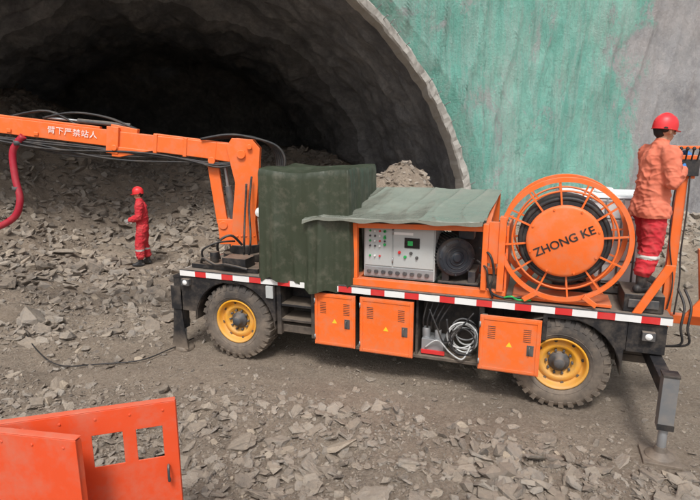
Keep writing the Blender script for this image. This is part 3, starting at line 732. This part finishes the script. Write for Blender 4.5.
for k in range(5): m.cyl(tb-sd*.152+bh*(.10-.02*k)+Z3*(1.55+.0*k)-bh*.04*k,tb-sd*.165+bh*(.10-.02*k)+Z3*1.55-bh*.04*k,.014,n=8)
m.obj('boom_column',boom,('orange',),.006)
m=MB()
j1=B0+bd*1.72
m.beam(B0-bd*.18,B0+bd*.35,.22,.28,h1=.24);m.beam(B0+bd*.35,j1,.19,.235,h1=.21)
m.beam(B0+bd*.1+Z3*.12,B0+bd*1.2+Z3*.122,.15,.03)
for t in (.75,1.15): m.beam(B0+bd*t,B0+bd*(t+.05),.215,.26)
m.obj('inner_boom',boom,('orange',),.008)
m=MB();m.beam(j1-bd*.06-Z3*.02,j1+bd*.10-Z3*.02,.27,.36);m.prism([(-.5,-.10),(.05,-.10),(.05,-.24),(-.05,-.24)],j1-sd*.12,bd,Z3,sd*.24)
m.beam(j1-bd*.3+Z3*.12,j1+bd*.05+Z3*.15,.12,.09);m.cyl(j1-sd*.16-Z3*.12,j1+sd*.16-Z3*.12,.04)
m.obj('boom_collar',boom,('orange',),.008)
front=-sd if (-sd).dot(h3)<0 else sd
m=MB();j2=B0+bd*5.2;m.beam(j1+bd*.10,j2,.18,.22,h1=.20);m.beam(j1+bd*.2+Z3*.125,j1+bd*1.6+Z3*.12,.10,.03)
for k in range(4): m.beam(j1+bd*(1.0+k*.35)+front*.10-Z3*.06,j1+bd*(1.06+k*.35)+front*.10-Z3*.06,.02,.05)
ob_=m.obj('telescopic_boom',boom,('orange',),.008)
text('臂下严禁站人',.105,j1+bd*.55+front*.100+Z3*.012,-bd,Z3,'white',ob_,off=.004,fat=0)
m=MB();m.beam(B0+bd*.42-Z3*.16,tb+bh*.32+V((0,0,1.72)),.10,.15);m.cyl(B0+bd*.42-Z3*.14-sd*.12,B0+bd*.42-Z3*.14+sd*.12,.05);m.cyl(tb+bh*.3+V((0,0,1.70))-sd*.12,tb+bh*.3+V((0,0,1.70))+sd*.12,.06);m.prism([(.05,1.42),(.36,1.42),(.38,1.78),(.15,1.78)],tb-sd*.1,bh,Z3,sd*.2)
m.obj('boom_link',boom,('orange',),.006)
m=MB();m.cyl(B0+bd*.25-Z3*.2-sd*.02,tb+bh*.22+V((0,0,2.2)),.022,mat=1);m.cyl(tb+bh*.22+V((0,0,2.25)),tb+bh*.14+V((0,0,1.55)),.05,mat=0);m.obj('hydraulic_cylinder',boom,('darkgrey','steel'),.003)
m=MB();m.cyl(j1-bd*.2+Z3*.2,j1+bd*.5+Z3*.18,.03,mat=0);m.cyl(j1+bd*.5+Z3*.18,j1+bd*.9+Z3*.17,.016,mat=1);m.obj('hydraulic_cylinder',boom,('darkgrey','steel'),.003)
m=MB()
for k in range(5):
    o=front*(.10+.015*(k%3))
    q=[B0+bd*(-.1)+o+Z3*(-.10+.02*k)]
    for t in np.linspace(.3,4.8,12): q.append(B0+bd*t+o+Z3*(-.155-.05*math.sin(t*2.2+k)*(.2 if k<2 else 1.0)-.018*k))
    m.tube(q,.014,6,0,False,4)
for k in range(5):
    a=B0+front*(.05*k-.08)
    m.tube([a+bd*.55+Z3*.14,a+bd*.2+Z3*(.20+.01*k),a-bd*.1+Z3*.25,a-bd*(.38+.03*k)+Z3*.17,a-bd*(.48+.03*k)-Z3*.08,a-bd*.40-Z3*.5,a-bd*.3-Z3*1.0],.018,6)
for k in range(3):
    a=j1+front*(.04*k-.06)
    m.tube([a-bd*.3+Z3*.15,a+bd*.1+Z3*.27,a+bd*.55+Z3*.28,a+bd*.95+Z3*.16],.015,6)
    m.tube([a+bd*.5+Z3*.12,a+bd*.9+Z3*.26,a+bd*1.4+Z3*.12],.014,6)
    m.tube([a-bd*.1-Z3*.2,a+bd*.4-Z3*.30,a+bd*1.0-Z3*.28,a+bd*1.6-Z3*.18],.016,6)
m.obj('boom_hose',boom,('hose',))
m=MB();m.tube([(-2.9,-.37,2.95),(-3.05,-.43,2.75),(-3.02,-.47,2.4),(-2.95,-.50,2.1),(-3.05,-.56,1.85),(-3.4,-.72,1.68),(-3.9,-.95,1.62)],.046,12)
for p in ((-2.98,-.40,2.86),(-3.0,-.49,2.25)): m.lathe([(.044,-.03),(.054,-.03),(.054,.03),(.044,.03)],p,(.1,0,1),20,1,True,True)
m.obj('concrete_delivery_hose',boom,('redhose','darkgrey'))
m=MB();lp=V((.36,.12,2.0));m.lathe([(.001,-.01),(.05,0),(.065,.03),(.055,.08),(.001,.1)],lp,(0,1,0),20);m.beam(lp+V((0,.1,0)),lp+V((.12,.12,0)),.03,.03);m.obj('work_lamp',TR,('white',),.003)
# ---------------- tarpaulins
tp=MB()
x0,x1,y0,y1=.44,1.62,-.02,1.05
per=[(x0,y1),(x0,y0),(x1,y0),(x1,y1),(x0,y1)];LL=[y1-y0,x1-x0,y1-y0,x1-x0];tot=sum(LL)
def tarppt(u,v):
    d=u*tot
    for i in range(4):
        if d<=LL[i] or i==3: break
        d-=LL[i]
    t=min(1,d/LL[i]);a=per[i];b=per[i+1];x=a[0]+(b[0]-a[0])*t;y=a[1]+(b[1]-a[1])*t
    fn=[V((-1,0,0)),V((0,-1,0)),V((1,0,0)),V((0,1,0))]
    n=fn[i].copy();e=.05
    if t*LL[i]<e: n=(n+fn[i-1]*(1-t*LL[i]/e)).normalized()
    if (1-t)*LL[i]<e: n=(n+fn[(i+1)%4]*(1-(1-t)*LL[i]/e)).normalized()
    s_=u*tot
    g1=abs((((s_*2.3+.35*math.sin(s_*2.3)+.10*v*math.sin(s_*5))%1)*2-1))
    g2=abs((((s_*4.6+.4+.45*math.sin(s_*3.1)-.12*v)%1)*2-1));g3=abs((((s_*8.1+.6*math.sin(s_*2)+.10*v)%1)*2-1))
    w1=float(vn(s_*1.3+3,v*1.1,5));w2=float(vn(s_*1.7+8,v*1.3+3,6));w3=float(vn(s_*1.1+8,v*1.4+3,26))
    f=(.012+.085*v)*(g1**2.6-.3)*w1*1.3+(.008+.04*v)*(g2**3-.25)*w2+(.004+.016*v)*g3**3*w3+.03*(float(fbm(s_*2.0,v*2.0,3,8))-.5)
    hook=.035*max(0,1-abs(s_-1.75+.5*v)*5)*(1-v)
    top=2.55+.025*math.sin(x*5)+.015*math.sin(y*7)
    low=1.20 if i!=1 else 1.15+.05*math.sin(s_*6)-.03*t+.03*math.sin(s_*17)
    rnd=(1-min(1,v*18))**2*.018
    return V((x,y,top+(low-top)*v))+n*(f-rnd+.015*v+hook)
vs,fs=grid(tarppt,340,80);tp.add(vs,fs,0,True)
def toppt(u,v):
    p=tarppt(u,0);c=V(((x0+x1)/2,(y0+y1)/2,2.57));q=p.lerp(c,v);q.z+=.03*(float(fbm(q.x*4,q.y*4,3,3))-.5)*min(1,v*4);return q
vs,fs=grid(toppt,340,14);tp.add(vs,fs,0,True)
tp.obj('tarpaulin',None,('tarp',),label='dark olive tarpaulin draped over a tall box on the truck',category='tarpaulin',recalc=False)
bxx=MB();bxx.bb((.54,.10,1.19),(1.53,.96,2.48));bxx.obj('equipment_box',TR,('darkgrey',),.01)
cn=MB()
def cpt(u,v):
    x=1.08+2.1*u+(.10*v-.02);hem=.08
    if v<hem: y=-.105+.008*math.sin(u*20);z=1.982+.05*(v/hem)+.008*math.sin(u*13)+.010*math.sin(u*31)*(1-v/hem)+.012*u
    else:
        t=(v-hem)/(1-hem);y=-.10+1.21*t;z=2.035+.235*t
    sag=-.035*math.sin(math.pi*min(1,u*1.05))*math.sin(math.pi*v)-.02*abs(math.sin(u*math.pi*3))*math.sin(math.pi*v)
    c_=abs((((u*6.3+v*.5+.4*math.sin(v*4))%1)*2-1))
    cr=.045*(float(fbm(u*5+v*1.5,v*2.5-u*1.5,4,15))-.5)+.018*(c_**5)*float(vn(u*5+4,v*3,22))
    cr*=min(1,.15+v*4)
    z+=sag+cr+(-.05*max(0,.10-u)/.10*(1-v))+.03*u
    return V((x,y-cr*.3,z))
vs,fs=grid(cpt,220,100);cn.add(vs,fs,0,True)
cno=cn.obj('canopy_tarpaulin',None,('canopy',),label='shiny grey olive tarpaulin sheet roofing the machine frame',category='tarpaulin',recalc=False)
# ---------------- IBC tank
ib=empty('water_tank',(4.42,1.2,1.19),'white plastic liquid tank in a steel cage on the truck','tank')
m=MB();m.bb((3.95,.73,1.30),(4.90,1.67,2.30));m.cyl((4.42,1.2,2.30),(4.42,1.2,2.36),.11);m.obj('tank_body',ib,('tank',),.06)
m=MB()
for z in (1.34,1.58,1.82,2.06,2.28):
    m.tube([(3.92,.70,z),(4.93,.70,z),(4.93,1.70,z),(3.92,1.70,z)],.011,6,0,True,1)
for k in range(7):
    x=3.95+k*.158
    for y in (.69,1.71): m.cyl((x,y,1.28),(x,y,2.29),.011,n=8)
for k in range(6):
    y=.78+k*.17
    for x in (3.91,4.94): m.cyl((x,y,1.28),(x,y,2.29),.011,n=8)
m.obj('tank_cage',ib,('cage',))
m=MB();m.bb((3.92,.70,1.20),(4.93,1.70,1.28));m.obj('tank_pallet',ib,('darkgrey',),.01)
# ---------------- foreground orange guard
A_=V((1.589,-3.247,0));X_=V((.67,-3.935,0));C_=V((1.353,-3.825,0))
gd=empty('steel_guard',(1.1,-3.7,0),'red orange sheet steel guard with rectangular cutouts standing on rubble','guard')
def cutpanel(nm,a,b,zt,holes_u,zb,th):
    d=(b-a);L=d.length;d.normalize();n=d.cross(Z3)
    if n.dot(CAM-a)<0:n=-n
    us=[0]+sorted(sum([list(h) for h in holes_u],[]))+[L];vs_=[0,zb[0],zb[1],zt]
    holes={(1+2*k,1) for k in range(len(holes_u))}
    m=MB();m.sheet(us,vs_,holes,a,d,Z3,-n*th)
    m.add([a+Z3*(zt+.001),b+Z3*(zt+.001),b+Z3*(zt+.001)-n*.055,a+Z3*(zt+.001)-n*.055,a+Z3*(zt+.007),b+Z3*(zt+.007),b+Z3*(zt+.007)-n*.055,a+Z3*(zt+.007)-n*.055],[(0,3,2,1),(4,5,6,7),(0,1,5,4),(1,2,6,5),(2,3,7,6),(3,0,4,7)])
    m.beam(a+Z3*.02-n*.034+d*.022,a+Z3*(zt-.01)-n*.034+d*.022,.04,.04) 
    for k in range(int(L/.2)):
        p=a+d*(.08+.2*k)+Z3*(zt-.05);m.cyl(p,p+n*.006,.009,n=6)
    return m.obj(nm,gd,('orange2',),.003),d,n
p1,d1,n1=cutpanel('guard_panel',A_,X_,1.3,[(.09,.25),(.33,.51),(.61,.78)],(.92,1.14),.008)
p2,d2,n2=cutpanel('guard_door',C_,X_+V((.0,-.01,0)),1.3,[(.40,.5)],(.5,.6),.008)
m=MB();hb=A_+d1*.07+n1*.012;m.tube([hb+Z3*.86,hb+n1*.04+Z3*.855,hb+n1*.04+Z3*.77,hb+Z3*.76],.009,8);m.obj('handle',p1,('darkgrey',),.002)
for z in (.25,.75,1.15):
    m=MB();m.cyl(X_+V((-.02,-.02,z)),X_+V((-.02,-.02,z+.1)),.016);m.obj('hinge',gd,('orange2',))
cb=MB();pts=[(-.95,.4),(-1.0,-.1),(-1.15,-.5),(-1.6,-.75),(-2.2,-.85),(-2.9,-.6),(-3.6,-.2)]
cb.tube([(x,y,Ts(x,y)+.04) for x,y in pts],.009,6);cb.obj('power_cable',None,('hose',),label='thin black power cable lying across the dirt',category='cable')
# ------------------------------------------------------------------ people
def caps_mesh(p0,p1,r0,r1,n=14,m=6):
    p0=V(p0);p1=V(p1);d=p1-p0;L=d.length
    if L<1e-5: d=V((0,0,1));L=0
    else: d=d/L
    a=d.orthogonal().normalized();b=d.cross(a);prof=[]
    for i in range(m+1):
        t=math.pi/2*i/m;prof.append((r0*math.sin(t),-r0*math.cos(t)))
    for i in range(m+1):
        t=math.pi/2*i/m;prof.append((r1*math.cos(t),L+r1*math.sin(t)))
    vs=[p0+d*prof[0][1]];fs=[]
    for (rr,h) in prof[1:-1]:
        for k in range(n):
            t=2*math.pi*k/n;vs.append(p0+d*h+(a*math.cos(t)+b*math.sin(t))*rr)
    vs.append(p0+d*prof[-1][1]);R_=len(prof)-2
    for k in range(n): fs.append((0,1+(k+1)%n,1+k))
    for i in range(R_-1):
        for k in range(n):
            fs.append((1+i*n+k,1+i*n+(k+1)%n,1+(i+1)*n+(k+1)%n,1+(i+1)*n+k))
    for k in range(n): fs.append((len(vs)-1,1+(R_-1)*n+k,1+(R_-1)*n+(k+1)%n))
    return vs,fs
def hand(wr,dr,nr,side,mat,curl=55):
    wr=V(wr);dr=V(dr).normalized();nr=V(nr);nr=(nr-dr*nr.dot(dr)).normalized();sdv=dr.cross(nr)*side;P=[]
    for o in (-.027,-.009,.009,.027): P.append((wr+dr*.02+sdv*o*.8,wr+dr*.085+sdv*o,.015,.014,mat))
    ln=[.034,.042,.046,.040];off=[.032,.011,-.011,-.032]
    for k in range(4):
        p=wr+dr*.088+sdv*(-off[k]);q=dr.copy()
        for s_ in range(3):
            rm=Matrix.Rotation(rad(curl)*(1 if s_ else .7),3,dr.cross(nr));q=(rm@q)
            L=ln[k]*(1-.18*s_);e=p+q*L;P.append((p,e,.0105-.001*s_,.0098-.001*s_,mat));p=e
    p=wr+dr*.03+sdv*.03;q=(dr*.6+sdv*.6+nr*.5).normalized();e=p+q*.045;P.append((p,e,.013,.0115,mat))
    q2=(dr*.7+nr*.8-sdv*.05).normalized();P.append((e,e+q2*.035,.0115,.010,mat));return P
def build_person(loc,ang,prims,mats,vox,label,hel_c,hel_tilt,eyes,jacket=False):
    Rm=Matrix.Rotation(ang,3,'Z');loc=V(loc)
    root=empty('person',loc,label,'person')
    mb=MB()
    for (a,b,r0,r1,mt) in prims: mb.add(*caps_mesh(a,b,r0,r1),0,True)
    me=bpy.data.meshes.new('tmp');me.from_pydata(mb.v,[],mb.f)
    t=bpy.data.objects.new('tmp',me);sc.collection.objects.link(t)
    md=t.modifiers.new('r','REMESH');md.mode='VOXEL';md.voxel_size=vox
    md2=t.modifiers.new('s','SMOOTH');md2.factor=.5;md2.iterations=2
    bpy.context.view_layer.update()
    bm_=bpy.data.meshes.new_from_object(t.evaluated_get(bpy.context.evaluated_depsgraph_get()));bpy.data.objects.remove(t)
    nv=len(bm_.vertices);co=np.empty(nv*3);bm_.vertices.foreach_get('co',co);co=co.reshape(-1,3)
    nf=len(bm_.polygons)
    def nearest(pts):
        best=np.full(len(pts),1e9);mt_=np.zeros(len(pts),int)
        for (a,b,r0,r1,mt) in prims:
            a=np.array(a);b=np.array(b);d=b-a;L2=max(d@d,1e-9);tt=np.clip(((pts-a)@d)/L2,0,1)
            ds=np.linalg.norm(pts-(a+tt[:,None]*d),axis=1)-(r0+(r1-r0)*tt)
            k=ds<best;best[k]=ds[k];mt_[k]=mt
        return mt_
    vm=nearest(co)
    ne=len(bm_.edges);ed_=np.empty(ne*2,dtype=np.int64);bm_.edges.foreach_get('vertices',ed_);ed_=ed_.reshape(-1,2)
    cloth=(vm<=1);deg=np.bincount(ed_.ravel(),minlength=nv).astype(float)
    its=int(20*(.0075/vox)**1.5)
    for it in range(its):
        acc=np.zeros_like(co)
        for c_ in range(3):
            acc[:,c_]=np.bincount(ed_[:,0],co[ed_[:,1],c_],nv)+np.bincount(ed_[:,1],co[ed_[:,0],c_],nv)
        av=acc/np.maximum(deg,1)[:,None];co[cloth]=co[cloth]*.4+av[cloth]*.6
    bm_.vertices.foreach_set('co',co.reshape(-1));bm_.update()
    nn=np.empty(nv*3);bm_.vertices.foreach_get('normal',nn);nn=nn.reshape(-1,3)
    HEM=.775
    for i in np.nonzero(cloth)[0]:
        p=V(co[i]);n_=V(nn[i])
        q=V((p.x*11+p.z*5,p.y*11-p.z*4,p.z*5));rdg=max(0,1-abs(mn.noise(q))*3.0)
        qd=V((p.x*9,p.y*9+p.z*9,p.z*15+p.x*8));rd2=max(0,1-abs(mn.noise(qd))*3.2)
        q2=V((p.x*7,p.y*7,p.z*26));b2=max(0,1-abs(p.z-.46)*4)+max(0,1-abs(p.z-.84)*4)+max(0,1-abs(p.z-.26)*8)+max(0,1-abs(p.z-1.12)*5)+.25
        dsp=.010*rdg+.008*rd2-.005+.009*mn.noise(q2)*min(1,b2)
        if jacket:
            if HEM<p.z<1.0: dsp+=.026*(1-(p.z-HEM)/.22)
            elif p.z<=HEM and p.z>HEM-.05: dsp-=.004
        co[i]+=nn[i]*dsp
    bm_.vertices.foreach_set('co',co.reshape(-1));bm_.update()
    fc=np.empty(nf*3);bm_.polygons.foreach_get('center',fc);fc=fc.reshape(-1,3);fm=nearest(fc)
    if jacket:
        cl=(fm<=1);fm[cl]=np.where(fc[cl,2]>HEM,0,1)
    if 'band' in mats:
        bi=mats.index('band');fm[(fm==1)&(np.abs(fc[:,2]-.38)<.020)]=bi
    co=(np.array(Rm)@co.T).T
    bm_.vertices.foreach_set('co',co.reshape(-1))
    bm_.materials.clear()
    for k in mats: bm_.materials.append(M[k])
    bm_.polygons.foreach_set('material_index',fm.astype(np.int32));bm_.polygons.foreach_set('use_smooth',[True]*nf);bm_.update()
    body=bpy.data.objects.new('body',bm_);finish(body,'body',root,None,None,None,None);place(body,loc,root)
    hc=V(hel_c);up=V((math.sin(hel_tilt),0,math.cos(hel_tilt)));fw=V((math.cos(hel_tilt),0,-math.sin(hel_tilt)));sdv=V((0,1,0))
    vs=[];n=32;prof=[(1.0,-.03),(1.01,.0),(.99,.03),(.90,.065),(.72,.093),(.45,.112),(.2,.119),(.01,.121)]
    mh=MB();RX,RY=.120,.100
    for (q,hh) in prof:
        for k in range(n):
            a=2*math.pi*k/n
            vs.append(hc+fw*math.cos(a)*RX*q+sdv*math.sin(a)*RY*q+up*hh)
    fs=[(i*n+k,i*n+(k+1)%n,(i+1)*n+(k+1)%n,(i+1)*n+k) for i in range(len(prof)-1) for k in range(n)];mh.add(vs,fs,0,True)
    vs=[]
    for q,hh in ((.99,-.026),(1.0,-.034),(1.0,-.028)):
        for k in range(n):
            a=2*math.pi*k/n;ex=1.0 if q<.995 else 1.05+.32*max(0,math.cos(a))**1.5
            vs.append(hc+fw*math.cos(a)*RX*ex+sdv*math.sin(a)*RY*(1.0 if q<.995 else 1.08)+up*(hh-.008*max(0,math.cos(a))))
    mh.add(vs,[(i*n+k,i*n+(k+1)%n,(i+1)*n+(k+1)%n,(i+1)*n+k) for i in range(2) for k in range(n)],0,True)
    mh.tube([hc+fw*(.117*math.cos(t))+up*(.005+.119*math.sin(t)) for t in np.linspace(.25,math.pi-.25,9)],.008,6)
    mh.v=[tuple(Rm@V(p)+loc) for p in mh.v];mh.obj('helmet',root,('helmet',),recalc=True)
    for s_ in (-1,1):
        e=MB();c=V(eyes)+V((0,s_*.032,0));e.lathe([(.001,-.008),(.009,-.005),(.012,0),(.009,.006),(.001,.009)],c,(1,0,0),10)
        e.v=[tuple(Rm@V(p)+loc) for p in e.v];e.obj('eye',root,('hair',))
    return root
def body_prims(lean,armR,armL,footR,footL,hR,hL,head=(.05,0,1.63),loose=1.0,hm=4,jacket=False,lg=1.0):
    P=[];lx=lean
    hp=.90
    P.append(((lx*.4-.01,0,1.05),(lx*.9-.01,0,1.34),.135,.135,0))
    P.append(((0,0,.90),(.0,0,1.0),.13,.13,0 if jacket else 1))
    for s_ in (-1,1):
        y=.065*s_
        if jacket: P.append(((0,y*1.15,.84),(lx*.4,y,1.05),.132,.118,0))
        P.append(((0,y,hp),(lx*.3,y*.95,1.05),.112,.105,1));P.append(((lx*.3,y,1.04),(lx*.75,y*1.25,1.26),.116,.120,0));P.append(((lx*.75,y*1.25,1.26),(lx,y*1.35,1.40),.120,.088,0))
        P.append(((lx,y*1.2,1.42),(lx,.165*s_,1.415),.078,.073,0))
        P.append(((0,y*.9,.88),(lx*.2,y,1.0),.12,.115,0 if jacket else 1))
    P.append(((lx,0,1.42),(lx+.01,0,1.495),.10,.072,0))
    P.append(((lx+.01,0,1.46),(head[0]-.02,0,1.56),.055,.052,3))
    hx,_,hz=head
    P+=[((hx-.015,0,hz+.03),(hx+.0,0,hz+.04),.086,.083,3),((hx+.02,0,hz-.03),(hx+.028,0,hz-.055),.064,.048,3),((hx+.045,0,hz-.062),(hx+.05,0,hz-.062),.034,.03,3),
        ((hx+.085,0,hz+.012),(hx+.103,0,hz-.018),.010,.014,3),((hx+.075,-.018,hz-.047),(hx+.075,.018,hz-.047),.009,.009,3),
        ((hx-.055,0,hz+.0),(hx-.06,0,hz+.04),.060,.064,5)]
    for s_ in (-1,1):
        P.append(((hx-.005,s_*.08,hz-.015),(hx-.012,s_*.088,hz+.02),.014,.016,3));P.append(((hx+.015,s_*.05,hz+.045),(hx-.05,s_*.06,hz+.03),.038,.038,5))
    for s_,(e,w_),ft,hh in ((-1,armR,footR,hR),(1,armL,footL,hL)):
        sh=(lx,.185*s_,1.40);P.append((sh,e,.080*loose,.064*loose,0));P.append((e,w_,.064*loose,.054*loose,0))
        d=(V(w_)-V(e)).normalized();P.append((w_,tuple(V(w_)+d*.05),.030,.028,hm));P+=hand(V(w_)+d*.035,d if hh[0] is None else hh[0],hh[1],s_*hh[2],hm,hh[3])
        hip=(.0,.085*s_,.90);kn=(ft[0]*.5+.04,.10*s_,.50);an=(ft[0],.105*s_+ft[1],.13)
        P.append((hip,kn,.114*lg,.092*lg,1));P.append((kn,(an[0]*.85+kn[0]*.15,an[1],.25),.092*lg,.088*lg,1))
        P.append(((an[0],an[1],.30),(an[0],an[1],.09),.062,.052,2));P.append(((an[0]-.04,an[1],.045),(an[0]+.15,an[1]+.015*s_,.042),.044,.04,2));P.append(((an[0],an[1],.10),(an[0]+.08,an[1],.06),.05,.045,2))
    return P
pr=body_prims(.03,((.03,-.25,1.14),(.17,-.16,1.23)),((.10,.22,1.17),(.24,.06,1.33)),(-.07,0),(.12,0),((None),(0,1,0),1,50),((None),(0,-1,0),1,50),head=(.07,0,1.615),loose=1.12,jacket=True,lg=1.05)
build_person((4.77,.26,1.39),TH+rad(6),pr,('salmon','redcloth','boot','skin','glove','hair','band'),.0072,'worker in orange jacket, red trousers and helmet gripping a post',(.063,0,1.667),.10,(.152,0,1.625),True)
pr=body_prims(.02,((-.0,-.23,1.14),(.20,-.20,1.04)),((.04,.23,1.14),(.22,.15,1.08)),(-.04,0),(.09,0),((None),(0,1,0),1,30),((None),(0,-1,0),1,30),head=(.05,0,1.62),loose=1.15,lg=1.12)
zz=Ts(-4.72,3.88)
build_person((-4.72,3.88,zz-.01),TH+math.pi+rad(15),pr,('redcloth','redcloth','boot','skin','whiteglove','hair','band'),.0085,'worker in red coveralls and red helmet standing on rubble',(.043,0,1.672),.05,(.133,0,1.63))
# ------------------------------------------------------------------ light, camera
w=bpy.data.worlds.new('World');sc.world=w;w.use_nodes=True;nt=w.node_tree;bg=nt.nodes['Background']
sky=nt.nodes.new('ShaderNodeTexSky');sky.sky_type='NISHITA';sky.sun_disc=False
sd_=V((.20,-.72,1.05)).normalized()
sky.sun_elevation=math.asin(sd_.z);sky.sun_rotation=math.atan2(sd_.x,sd_.y);sky.dust_density=4;sky.air_density=1
hsv=nt.nodes.new('ShaderNodeHueSaturation');hsv.inputs['Saturation'].default_value=.45
nt.links.new(sky.outputs[0],hsv.inputs['Color']);nt.links.new(hsv.outputs[0],bg.inputs[0]);bg.inputs[1].default_value=.15
L=bpy.data.lights.new('sun','SUN');L.energy=2.4;L.angle=rad(12);L.color=(1,.98,.95)
lo=bpy.data.objects.new('sun',L);lo.rotation_euler=(-sd_).to_track_quat('-Z','Y').to_euler();lo.location=(0,0,20);sc.collection.objects.link(lo)
cam=bpy.data.cameras.new('camera');cam.sensor_width=36;cam.lens=540/700*36;cam.clip_end=2000;cam.clip_start=.05
cobj=bpy.data.objects.new('camera',cam);cobj.location=CAM
fwd=h3*math.cos(PIT)-Z3*math.sin(PIT);cobj.rotation_euler=fwd.to_track_quat('-Z','Y').to_euler();sc.collection.objects.link(cobj);sc.camera=cobj
sc.view_settings.view_transform='Standard';sc.view_settings.look='None';sc.view_settings.exposure=0
